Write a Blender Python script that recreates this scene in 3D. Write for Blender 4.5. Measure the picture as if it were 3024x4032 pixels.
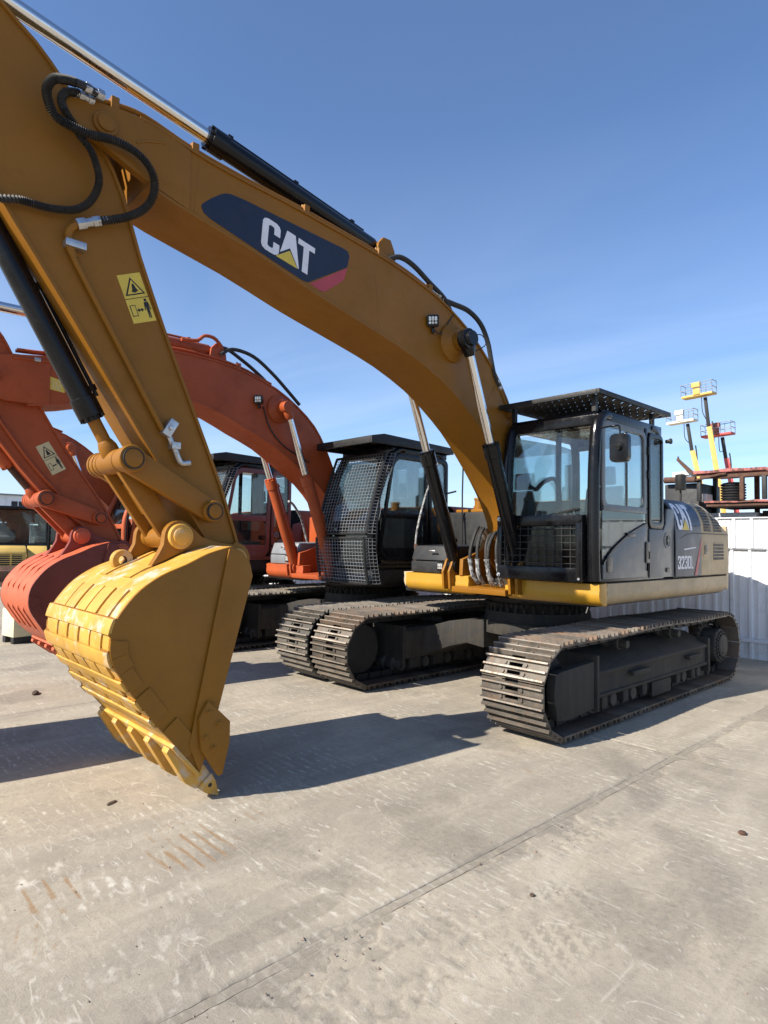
import bpy, bmesh, math, random
import numpy as np
from mathutils import Vector, Matrix

for o in list(bpy.data.objects):
    bpy.data.objects.remove(o)
rnd = random.Random(11)
scene = bpy.context.scene
COL = scene.collection
R = math.radians

# ------------------------------------------------------------------ camera
def camera():
    cd = bpy.data.cameras.new('camera')
    cd.sensor_fit = 'HORIZONTAL'; cd.sensor_width = 36.0
    cd.lens = 36.0 * 2505.19 / 3024.0
    cd.clip_start = 0.05; cd.clip_end = 3000
    co = bpy.data.objects.new('camera', cd); COL.objects.link(co)
    yaw, pitch, roll = 3.96158854, 0.0468020, 0.0145826
    f = Vector((math.cos(yaw)*math.cos(pitch), math.sin(yaw)*math.cos(pitch), math.sin(pitch)))
    r0 = Vector((math.sin(yaw), -math.cos(yaw), 0)); u0 = r0.cross(f)
    r = math.cos(roll)*r0 + math.sin(roll)*u0
    u = -math.sin(roll)*r0 + math.cos(roll)*u0
    m = Matrix(((r.x, u.x, -f.x, 6.49808), (r.y, u.y, -f.y, 4.28511), (r.z, u.z, -f.z, 1.61899), (0, 0, 0, 1)))
    co.matrix_world = m
    scene.camera = co
camera()
scene.render.resolution_x = 768; scene.render.resolution_y = 1024

# ------------------------------------------------------------------ sun, sky, exposure
SUN = Vector((1.29, -0.27, 1.0)).normalized()          # towards the sun
sd = bpy.data.lights.new('sun', 'SUN'); sd.energy = 5.0; sd.angle = R(0.55); sd.color = (1.0, 0.93, 0.82)
so = bpy.data.objects.new('sun', sd); COL.objects.link(so)
so.rotation_euler = SUN.to_track_quat('Z', 'Y').to_euler()
so.location = (20, -6, 20)
SKY_STRENGTH = 0.086
w = bpy.data.worlds.new('World'); scene.world = w; w.use_nodes = True
nt = w.node_tree; nt.nodes.clear()
def wn(t, **k):
    n = nt.nodes.new(t)
    for a, b in k.items():
        setattr(n, a, b)
    return n
sky = wn('ShaderNodeTexSky', sky_type='NISHITA', sun_disc=False)
sky.sun_elevation = math.asin(SUN.z)
sky.sun_rotation = math.atan2(SUN.x, SUN.y)
sky.altitude = 50; sky.air_density = 1.0; sky.dust_density = 0.5; sky.ozone_density = 4.0
bg = wn('ShaderNodeBackground'); bg.inputs['Strength'].default_value = SKY_STRENGTH
out = wn('ShaderNodeOutputWorld')
tc = wn('ShaderNodeTexCoord')
sep = wn('ShaderNodeSeparateXYZ'); nt.links.new(tc.outputs['Generated'], sep.inputs[0])
# thin high cirrus: streaks, seen in perspective on a plane far above (x/z, y/z)
mx = wn('ShaderNodeMath', operation='MAXIMUM'); mx.inputs[1].default_value = 0.06; nt.links.new(sep.outputs[2], mx.inputs[0])
dx = wn('ShaderNodeMath', operation='DIVIDE'); nt.links.new(sep.outputs[0], dx.inputs[0]); nt.links.new(mx.outputs[0], dx.inputs[1])
dy = wn('ShaderNodeMath', operation='DIVIDE'); nt.links.new(sep.outputs[1], dy.inputs[0]); nt.links.new(mx.outputs[0], dy.inputs[1])
cmb = wn('ShaderNodeCombineXYZ'); nt.links.new(dx.outputs[0], cmb.inputs[0]); nt.links.new(dy.outputs[0], cmb.inputs[1])
mp = wn('ShaderNodeMapping'); mp.inputs['Rotation'].default_value = (0, 0, R(35)); mp.inputs['Scale'].default_value = (0.55, 0.16, 1)
nt.links.new(cmb.outputs[0], mp.inputs[0])
n1 = wn('ShaderNodeTexNoise'); n1.inputs['Scale'].default_value = 1.3; n1.inputs['Detail'].default_value = 7; n1.inputs['Roughness'].default_value = 0.55; n1.inputs['Distortion'].default_value = 0.6
nt.links.new(mp.outputs[0], n1.inputs[0])
cr = wn('ShaderNodeValToRGB'); cr.color_ramp.elements[0].position = 0.25; cr.color_ramp.elements[1].position = 0.95
nt.links.new(n1.outputs[0], cr.inputs[0])
# the veil thickens with slant path towards the horizon
hz = wn('ShaderNodeMapRange'); hz.inputs[1].default_value = 0.0; hz.inputs[2].default_value = 0.55; hz.inputs[3].default_value = 1.0; hz.inputs[4].default_value = 0.10
nt.links.new(sep.outputs[2], hz.inputs[0])
mu = wn('ShaderNodeMath', operation='MULTIPLY'); lowz = wn('ShaderNodeMapRange'); lowz.inputs[1].default_value = .04; lowz.inputs[2].default_value = .16; nt.links.new(sep.outputs[2], lowz.inputs[0])
evn = wn('ShaderNodeMixRGB'); evn.inputs[1].default_value = (.6, .6, .6, 1); nt.links.new(lowz.outputs[0], evn.inputs[0]); nt.links.new(cr.outputs[0], evn.inputs[2])
nt.links.new(evn.outputs[0], mu.inputs[0]); nt.links.new(hz.outputs[0], mu.inputs[1])
mu2 = wn('ShaderNodeMath', operation='MULTIPLY'); mu2.inputs[1].default_value = 0.68; nt.links.new(mu.outputs[0], mu2.inputs[0])
tint = wn('ShaderNodeMixRGB', blend_type='MULTIPLY'); tint.inputs[0].default_value = 1.0; tint.inputs[2].default_value = (0.97, 1.11, 1.27, 1)
nt.links.new(sky.outputs[0], tint.inputs[1])
mix = wn('ShaderNodeMixRGB'); nt.links.new(mu2.outputs[0], mix.inputs[0]); nt.links.new(tint.outputs[0], mix.inputs[1])
mix.inputs[2].default_value = (6.6, 7.3, 8.6, 1)
nt.links.new(mix.outputs[0], bg.inputs[0]); nt.links.new(bg.outputs[0], out.inputs[0])
vs = scene.view_settings
vs.view_transform = 'Standard'; vs.look = 'None'; vs.gamma = 1.0; vs.exposure = 0.80
try:
    vs.use_curve_mapping = False
except Exception:
    pass

# ------------------------------------------------------------------ mesh helpers
class MB:
    def __init__(s):
        s.v = []; s.f = []
    def add(s, vs, fs):
        o = len(s.v); s.v += [tuple(v) for v in vs]; s.f += [tuple(i+o for i in f) for f in fs]; return s
    def box(s, x0, x1, y0, y1, z0, z1, M=None):
        vs = [Vector(c) for c in ((x0,y0,z0),(x1,y0,z0),(x1,y1,z0),(x0,y1,z0),(x0,y0,z1),(x1,y0,z1),(x1,y1,z1),(x0,y1,z1))]
        if M: vs = [M @ v for v in vs]
        return s.add(vs, [(0,3,2,1),(4,5,6,7),(0,1,5,4),(1,2,6,5),(2,3,7,6),(3,0,4,7)])
    def prism(s, prof, a0, a1, ax='y', M=None):
        def mk(p, a):
            v = Vector((p[0], a, p[1])) if ax == 'y' else Vector((a, p[0], p[1])) if ax == 'x' else Vector((p[0], p[1], a))
            return M @ v if M else v
        n = len(prof)
        vs = [mk(p, a0) for p in prof] + [mk(p, a1) for p in prof]
        return s.add(vs, [tuple(range(n))[::-1], tuple(range(n, 2*n))] + [(i, (i+1) % n, n+(i+1) % n, n+i) for i in range(n)])
    def turn(s, p0, p1, prof, n=20, cap=True):
        """rings (t along p0->p1 in metres, radius)"""
        p0 = Vector(p0); d = (Vector(p1)-p0).normalized()
        a = d.orthogonal().normalized(); b = d.cross(a)
        vs = []; fs = []
        for t, r in prof:
            for k in range(n):
                an = 2*math.pi*k/n
                vs.append(p0 + d*t + a*(r*math.cos(an)) + b*(r*math.sin(an)))
        for i in range(len(prof)-1):
            for k in range(n):
                fs.append((i*n+k, i*n+(k+1) % n, (i+1)*n+(k+1) % n, (i+1)*n+k))
        if cap:
            fs.append(tuple(range(n))[::-1]); m = (len(prof)-1)*n; fs.append(tuple(range(m, m+n)))
        return s.add(vs, fs)
    def cyl(s, p0, p1, r, r1=None, n=16):
        L = (Vector(p1)-Vector(p0)).length
        return s.turn(p0, p1, [(0, r), (L, r if r1 is None else r1)], n)
    def tube(s, pts, r, n=8, res=5, rfun=None, cap=True):
        P = smooth(pts, res) if res > 1 else [Vector(p) for p in pts]
        vs = []; fs = []; ref = None
        for i, p in enumerate(P):
            t = (P[min(i+1, len(P)-1)]-P[max(i-1, 0)]).normalized()
            if ref is None:
                ref = t.orthogonal().normalized()
            ref = (ref - t*ref.dot(t)).normalized(); b = t.cross(ref)
            rr = rfun(i, len(P)) if rfun else r
            for k in range(n):
                an = 2*math.pi*(k+.5)/n
                vs.append(p + ref*(rr*math.cos(an)) + b*(rr*math.sin(an)))
        for i in range(len(P)-1):
            for k in range(n):
                fs.append((i*n+k, i*n+(k+1) % n, (i+1)*n+(k+1) % n, (i+1)*n+k))
        if cap:
            fs.append(tuple(range(n))[::-1]); m = (len(P)-1)*n; fs.append(tuple(range(m, m+n)))
        return s.add(vs, fs)
    def loft(s, rings, closed=True, caps=True):
        n = len(rings[0]); vs = [v for r in rings for v in r]; fs = []
        for i in range(len(rings)-1):
            for k in range(n if closed else n-1):
                fs.append((i*n+k, i*n+(k+1) % n, (i+1)*n+(k+1) % n, (i+1)*n+k))
        if caps:
            fs.append(tuple(range(n))[::-1]); m = (len(rings)-1)*n; fs.append(tuple(range(m, m+n)))
        return s.add(vs, fs)

def smooth(pts, res):
    P = [Vector(p) for p in pts]; out = []
    for i in range(len(P)-1):
        p0 = P[max(i-1, 0)]; p1 = P[i]; p2 = P[i+1]; p3 = P[min(i+2, len(P)-1)]
        for k in range(res):
            t = k/res
            out.append(0.5*((2*p1)+(p2-p0)*t+(2*p0-5*p1+4*p2-p3)*t*t+(3*p1-p0-3*p2+p3)*t**3))
    out.append(P[-1]); return out
def smooth2(pts, res):
    return [(v.x, v.y) for v in smooth([(a, b, 0) for a, b in pts], res)]
def arc(cx, cz, r, a0, a1, n):
    return [(cx+r*math.cos(R(a0+(a1-a0)*k/n)), cz+r*math.sin(R(a0+(a1-a0)*k/n))) for k in range(n+1)]
def rrect(x0, x1, z0, z1, r, n=3):
    return arc(x1-r, z1-r, r, 0, 90, n)+arc(x0+r, z1-r, r, 90, 180, n)+arc(x0+r, z0+r, r, 180, 270, n)+arc(x1-r, z0+r, r, 270, 360, n)

def mesh(name, mb, mat, bev=0, seg=2, ang=32):
    me = bpy.data.meshes.new(name)
    me.from_pydata([tuple(v) for v in mb.v], [], mb.f)
    bm = bmesh.new(); bm.from_mesh(me)
    bmesh.ops.recalc_face_normals(bm, faces=bm.faces)
    if bev:
        ed = [e for e in bm.edges if len(e.link_faces) == 2 and e.calc_face_angle(0) > R(ang)]
        bmesh.ops.bevel(bm, geom=ed, offset=bev, segments=seg, profile=0.6, affect='EDGES', clamp_overlap=True)
    bm.to_mesh(me); bm.free()
    me.shade_smooth(); me.set_sharp_from_angle(angle=R(38))
    if mat: me.materials.append(mat)
    return me
def link(name, me, parent=None, M=None):
    o = bpy.data.objects.new(name, me); COL.objects.link(o)
    if M is not None: o.matrix_local = M
    if parent is not None:
        o.parent = parent
    return o
def obj(name, mb, mat, parent=None, bev=0, seg=2, ang=32, kind=None):
    o = link(name, mesh(name, mb, mat, bev, seg, ang), parent)
    if kind: o['kind'] = kind
    return o
def tag(o, label, cat, group=None):
    o['label'] = label; o['category'] = cat
    if group: o['group'] = group
    return o
def empty(name, loc=(0, 0, 0), rz=0, label=None, cat=None, group=None):
    o = bpy.data.objects.new(name, None); COL.objects.link(o)
    o.empty_display_size = .3
    o.location = loc; o.rotation_euler = (0, 0, rz)
    if label: tag(o, label, cat, group)
    return o

# ------------------------------------------------------------------ materials
def NN(nt, t, ins=None, **k):
    n = nt.nodes.new(t)
    for a, b in k.items(): setattr(n, a, b)
    for a, b in (ins or {}).items():
        if hasattr(b, 'is_output') or isinstance(b, bpy.types.NodeSocket): nt.links.new(b, n.inputs[a])
        else: n.inputs[a].default_value = b
    return n
def c4(c): return (c[0], c[1], c[2], 1)
def ramp(nt, src, p0, p1):
    r = NN(nt, 'ShaderNodeMapRange', {0: src, 1: p0, 2: p1}); return r.outputs[0]
def mixc(nt, fac, a, b):
    m = NN(nt, 'ShaderNodeMixRGB', {0: fac})
    for i, c in ((1, a), (2, b)):
        if isinstance(c, bpy.types.NodeSocket): nt.links.new(c, m.inputs[i])
        else: m.inputs[i].default_value = c4(c)
    return m.outputs[0]
def base(name):
    m = bpy.data.materials.new(name); m.use_nodes = True
    nt = m.node_tree; b = nt.nodes['Principled BSDF']
    return m, nt, b
def paint(name, col, dirt=(.16, .13, .09), rough=.42, var=.18, damt=.35, dthr=(.52, .72), scale=2.2, streak=0., metal=0., bump=.12, bscale=60., spec=.5, dscale=None, coat=0., objvar=0., specks=0.):
    """paint or metal with uneven tone, patches of dust or rust, vertical run marks and fine relief"""
    m, nt, b = base(name)
    tc = NN(nt, 'ShaderNodeTexCoord').outputs['Object']
    n1 = NN(nt, 'ShaderNodeTexNoise', {'Vector': tc, 'Scale': scale, 'Detail': 6., 'Roughness': .6}).outputs[0]
    dark = tuple(c*(1-var) for c in col); lite = tuple(min(1, c*(1+var)) for c in col)
    colr = mixc(nt, ramp(nt, n1, .3, .7), dark, lite)
    n2 = NN(nt, 'ShaderNodeTexNoise', {'Vector': tc, 'Scale': dscale or scale*3.1, 'Detail': 9., 'Roughness': .68, 'Distortion': .4}).outputs[0]
    d = NN(nt, 'ShaderNodeMath', {0: ramp(nt, n2, *dthr), 1: damt}, operation='MULTIPLY').outputs[0]
    colr = mixc(nt, d, colr, dirt)
    if streak:
        mp = NN(nt, 'ShaderNodeMapping', {'Vector': tc, 'Scale': (16., 16., .9)}).outputs[0]
        n3 = NN(nt, 'ShaderNodeTexNoise', {'Vector': mp, 'Scale': 1.5, 'Detail': 5., 'Roughness': .6}).outputs[0]
        s = NN(nt, 'ShaderNodeMath', {0: ramp(nt, n3, .45, .75), 1: streak}, operation='MULTIPLY').outputs[0]
        colr = mixc(nt, s, colr, dirt)
    if specks:       # small chips and splashes
        n6 = NN(nt, 'ShaderNodeTexNoise', {'Vector': tc, 'Scale': 34., 'Detail': 5., 'Roughness': .75}).outputs[0]
        colr = mixc(nt, NN(nt, 'ShaderNodeMath', {0: ramp(nt, n6, .66, .72), 1: specks}, operation='MULTIPLY').outputs[0], colr, tuple(c*.35 for c in col))
        mp6 = NN(nt, 'ShaderNodeMapping', {'Vector': tc, 'Rotation': (0, R(-32), 0), 'Scale': (1.1, 6., 14.)}).outputs[0]
        n7 = NN(nt, 'ShaderNodeTexNoise', {'Vector': mp6, 'Scale': 3., 'Detail': 7., 'Roughness': .7}).outputs[0]
        colr = mixc(nt, NN(nt, 'ShaderNodeMath', {0: ramp(nt, n7, .55, .75), 1: specks*.5}, operation='MULTIPLY').outputs[0], colr, dirt)
    if objvar:
        oi = NN(nt, 'ShaderNodeObjectInfo').outputs['Random']
        k_ = NN(nt, 'ShaderNodeMapRange', {0: oi, 1: 0., 2: 1., 3: 1-objvar, 4: 1+objvar}).outputs[0]
        cx_ = NN(nt, 'ShaderNodeCombineXYZ', {0: k_, 1: k_, 2: k_}).outputs[0]
        colr = NN(nt, 'ShaderNodeMixRGB', {0: 1., 1: colr, 2: cx_}, blend_type='MULTIPLY').outputs[0]
        rj = NN(nt, 'ShaderNodeMath', {0: oi, 1: 3.7}, operation='MULTIPLY').outputs[0]; rj = NN(nt, 'ShaderNodeMath', {0: rj}, operation='FRACT').outputs[0]
        rj = NN(nt, 'ShaderNodeMath', {0: ramp(nt, rj, .55, 1.), 1: ramp(nt, n1, .35, .6)}, operation='MULTIPLY').outputs[0]
        colr = mixc(nt, NN(nt, 'ShaderNodeMath', {0: rj, 1: min(1., objvar*2)}, operation='MULTIPLY').outputs[0], colr, dirt)
    nt.links.new(colr, b.inputs['Base Color'])
    rr = NN(nt, 'ShaderNodeMapRange', {0: n2, 1: .3, 2: .7, 3: max(.05, rough-.08), 4: min(1, rough+.2)}).outputs[0]
    nt.links.new(rr, b.inputs['Roughness'])
    b.inputs['Metallic'].default_value = metal
    b.inputs['Specular IOR Level'].default_value = spec
    if coat: b.inputs['Coat Weight'].default_value = coat; b.inputs['Coat Roughness'].default_value = .12
    if bump:
        n4 = NN(nt, 'ShaderNodeTexNoise', {'Vector': tc, 'Scale': bscale, 'Detail': 4.}).outputs[0]
        n5 = NN(nt, 'ShaderNodeMath', {0: n1, 1: n4}, operation='ADD').outputs[0]
        bp = NN(nt, 'ShaderNodeBump', {'Strength': bump, 'Distance': .01, 'Height': n5}).outputs[0]
        nt.links.new(bp, b.inputs['Normal'])
    return m
def glass(name, tint=(.72, .82, .82), refl=.9, dust=.10):
    m, nt, b = base(name); nt.nodes.remove(b)
    o = nt.nodes['Material Output']
    tr = NN(nt, 'ShaderNodeBsdfTransparent', {'Color': c4(tint)}).outputs[0]
    gl = NN(nt, 'ShaderNodeBsdfGlossy', {'Color': (.9, .93, .95, 1), 'Roughness': .03}).outputs[0]
    fr = NN(nt, 'ShaderNodeFresnel', {'IOR': 1.5}).outputs[0]
    f2 = NN(nt, 'ShaderNodeMath', {0: fr, 1: refl}, operation='MULTIPLY').outputs[0]
    mx = NN(nt, 'ShaderNodeMixShader', {0: f2, 1: tr, 2: gl}).outputs[0]
    tc = NN(nt, 'ShaderNodeTexCoord').outputs['Object']
    n = NN(nt, 'ShaderNodeTexNoise', {'Vector': tc, 'Scale': 5., 'Detail': 8., 'Roughness': .7}).outputs[0]
    d = NN(nt, 'ShaderNodeMapRange', {0: n, 1: .35, 2: .8, 3: dust*.4, 4: dust*1.6}).outputs[0]
    df = NN(nt, 'ShaderNodeBsdfDiffuse', {'Color': (.42, .42, .40, 1)}).outputs[0]
    m2 = NN(nt, 'ShaderNodeMixShader', {0: d, 1: mx, 2: df}).outputs[0]
    nt.links.new(m2, o.inputs[0]); return m

YEL = (.245, .100, .007); ORA = (.36, .070, .018)  # boom yellow is darkened to carry the shade on its side
MT = dict(
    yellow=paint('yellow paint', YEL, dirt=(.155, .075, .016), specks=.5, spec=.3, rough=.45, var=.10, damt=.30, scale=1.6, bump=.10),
    yellow_lit=paint('sunlit scraped bucket yellow', (.50, .275, .045), dirt=(.47, .41, .33), rough=.5, var=.2, damt=.85, dthr=(.535, .64), dscale=6., scale=3.5, bump=.35, bscale=26.),  # shell colour brightened to carry the sun; the scrapes are wear
    yellowd=paint('dusty faded yellow paint', (.47, .355, .205), dirt=(.36, .30, .215), rough=.62, var=.16, damt=.7, scale=2.4, streak=.6, bump=.1),
    orange=paint('orange red paint', ORA, dirt=(.16, .04, .02), specks=.6, spec=.35, rough=.45, var=.14, damt=.4, scale=1.8, bump=.12),
    orange_lit=paint('sunlit scraped bucket orange', (.47, .095, .035), dirt=(.36, .13, .07), rough=.5, var=.15, damt=.45, scale=4., bump=.3, bscale=30.),  # sunlit copy of the orange bucket paint, with scrapes
    black=paint('black gloss paint', (.006, .006, .007), dirt=(.02, .019, .018), spec=.3, rough=.16, var=.3, damt=.25, scale=3., bump=.06),
    blackm=paint('matt black steel', (.011, .011, .011), dirt=(.04, .036, .03), rough=.5, var=.3, damt=.4, scale=4., bump=.12),
    dust=paint('dusty black steel frame', (.030, .029, .027), dirt=(.16, .135, .10), rough=.75, var=.3, damt=.55, dthr=(.45, .75), scale=3.2, streak=.25, bump=.2),
    dust2=paint('dusty grey undercarriage', (.020, .018, .016), dirt=(.065, .055, .04), rough=.8, var=.3, damt=.6, dthr=(.42, .72), scale=2.6, streak=.5, bump=.2),
    skirt_lit=paint('sunlit front skirt yellow', (.45, .235, .018), dirt=(.34, .19, .05), rough=.4, var=.1, damt=.3, scale=2., bump=.06),  # skirt yellow raised to put direct sun into the colour
    yellow_shade=paint('shaded bucket side yellow', (.25, .105, .008), spec=.3, specks=.5, dirt=(.17, .085, .02), rough=.42, var=.12, damt=.35, scale=2.2, bump=.12),  # same bucket paint, darkened to put side shade into the colour
    orange_shade=paint('shaded bucket side orange', (.18, .026, .012), dirt=(.13, .04, .02), rough=.45, var=.15, damt=.35, scale=2.5, bump=.12),  # shaded copy of the orange bucket paint for the sides
    grey=paint('dusty charcoal door paint', (.085, .09, .092), dirt=(.21, .205, .19), rough=.42, var=.2, damt=.6, dthr=(.42, .75), scale=2.0, streak=.35, bump=.05, coat=.2),
    navy=paint('navy decal film', (.008, .012, .032), dirt=(.03, .035, .05), rough=.35, var=.15, damt=.25, scale=4., bump=0),
    greyd=paint('dusty dark decal film', (.065, .072, .085), dirt=(.20, .20, .19), rough=.45, var=.25, damt=.6, dthr=(.4, .75), scale=2.2, streak=.4, bump=0),
    red=paint('red decal film', (.42, .05, .06), dirt=(.3, .1, .08), rough=.4, var=.1, damt=.3, scale=5., bump=0),
    white=paint('white decal film', (.72, .71, .74), dirt=(.45, .43, .40), rough=.45, var=.06, damt=.35, scale=6., bump=0),
    labely=paint('yellow label film', (.66, .47, .06), dirt=(.4, .3, .1), rough=.45, var=.08, damt=.3, scale=8., bump=0),
    labelp=paint('pale label film', (.62, .52, .28), dirt=(.45, .36, .2), rough=.5, var=.08, damt=.3, scale=8., bump=0),
    ink=paint('black print', (.01, .01, .012), rough=.5, var=.1, damt=.1, bump=0),
    chrome=paint('chromed rod', (.78, .77, .75), dirt=(.5, .47, .42), rough=.10, var=.04, damt=.25, scale=6., metal=1., bump=.0),
    steel=paint('zinc fitting', (.52, .52, .52), dirt=(.3, .27, .22), rough=.34, var=.1, damt=.5, scale=12., metal=.9, bump=.05),
    rubber=paint('black hose rubber', (.020, .019, .018), dirt=(.10, .085, .065), rough=.62, var=.2, damt=.45, scale=9., bump=.1),
    wrap=paint('grey peeling hose wrap', (.34, .34, .33), dirt=(.03, .03, .03), rough=.6, var=.3, damt=.9, dthr=(.45, .58), scale=9., bump=.6),
    shoetip=paint('polished grouser edge', (.30, .26, .21), dirt=(.23, .13, .07), objvar=.3, rough=.5, var=.35, damt=.7, dthr=(.5, .68), scale=6., metal=.3, bump=.5, bscale=40.),
    shoe=paint('worn rusty track shoe', (.105, .09, .072), objvar=.4, dirt=(.19, .10, .05), rough=.55, var=.35, damt=.7, dthr=(.52, .70), scale=5.5, metal=.25, bump=.5, bscale=40.),
    shoe2=paint('dark worn track shoe', (.10, .09, .075), objvar=.4, dirt=(.19, .155, .11), rough=.58, var=.35, damt=.6, dthr=(.47, .7), scale=5.5, metal=.25, bump=.5, bscale=40.),
    inner=paint('black undercarriage paint', (.010, .010, .010), dirt=(.045, .035, .025), rough=.6, var=.3, damt=.5, scale=4., bump=.15),
    fence=paint('white painted sheet steel', (.70, .71, .72), dirt=(.42, .39, .35), objvar=.06, rough=.45, var=.07, damt=.5, scale=1.3, streak=.35, bump=.05),
    rust=paint('rusted steel', (.085, .042, .025), dirt=(.20, .11, .07), rough=.85, var=.4, damt=.6, scale=6., bump=.4),
    pink=paint('faded red roof paint', (.36, .12, .105), dirt=(.09, .045, .03), rough=.75, var=.25, damt=.9, dthr=(.47, .56), scale=2.6, bump=.2),
    lift=paint('lift yellow paint', (.56, .37, .09), dirt=(.4, .3, .15), rough=.5, var=.15, damt=.5, bump=0),
    liftr=paint('lift red paint', (.46, .07, .06), dirt=(.3, .08, .07), rough=.5, var=.15, damt=.2, bump=0),
    cream=paint('lift pale panel', (.75, .72, .62), dirt=(.5, .45, .35), rough=.5, var=.08, damt=.3, bump=0),
    rail=paint('grey galvanised rail', (.22, .23, .24), dirt=(.12, .11, .1), rough=.5, var=.1, damt=.3, metal=.4, bump=0),
    bldg=paint('white prefab wall', (.70, .72, .74), dirt=(.5, .5, .48), rough=.7, var=.05, damt=.3, bump=0),
    seat=paint('black seat cloth', (.03, .03, .035), dirt=(.08, .08, .08), rough=.9, var=.2, damt=.3, bump=.2),
    trim=paint('pale cab trim', (.42, .44, .40), dirt=(.25, .25, .22), rough=.7, var=.1, damt=.3, bump=0),
    lens=paint('clear lamp lens', (.62, .60, .55), dirt=(.3, .28, .25), rough=.12, var=.3, damt=.4, scale=20., metal=.5, bump=.3, bscale=90.),
    amber=paint('pale yellow block', (.62, .56, .36), dirt=(.4, .36, .25), rough=.8, var=.1, damt=.4, bump=.2),
    glass=glass('cab glass', (.88, .95, .95), .75, .02), glassd=glass('dark cab glass', (.60, .66, .66), .9, .05), glassc=glass('clear cab glass', (.90, .95, .94), .8, .02),
    glassm=glass('dull tinted cab glass', (.5, .54, .54), .35, .015),
    stone=paint('pebble', (.22, .17, .13), rough=.9, var=.4, bump=.5),
    chip=paint('brown scrap', (.07, .045, .03), rough=.9, var=.4, bump=.5),
)

# ------------------------------------------------------------------ ground
def vnoise(x, y, scale, seed, octaves=4, rough=.5):
    rs = np.random.RandomState(seed); tot = np.zeros_like(x); amp = 1.; norm = 0.
    for o in range(octaves):
        g = rs.rand(256, 256); u = x*scale; v = y*scale
        iu = np.floor(u).astype(int); iv = np.floor(v).astype(int); fu = u-iu; fv = v-iv
        fu = fu*fu*(3-2*fu); fv = fv*fv*(3-2*fv)
        a = g[iu % 256, iv % 256]; b = g[(iu+1) % 256, iv % 256]; c = g[iu % 256, (iv+1) % 256]; d = g[(iu+1) % 256, (iv+1) % 256]
        tot += amp*((a*(1-fu)+b*fu)*(1-fv)+(c*(1-fu)+d*fu)*fv); norm += amp; amp *= rough; scale *= 2.03
    return tot/norm
def sstep(a, b, t):
    t = np.clip((t-a)/(b-a), 0, 1); return t*t*(3-2*t)

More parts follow.
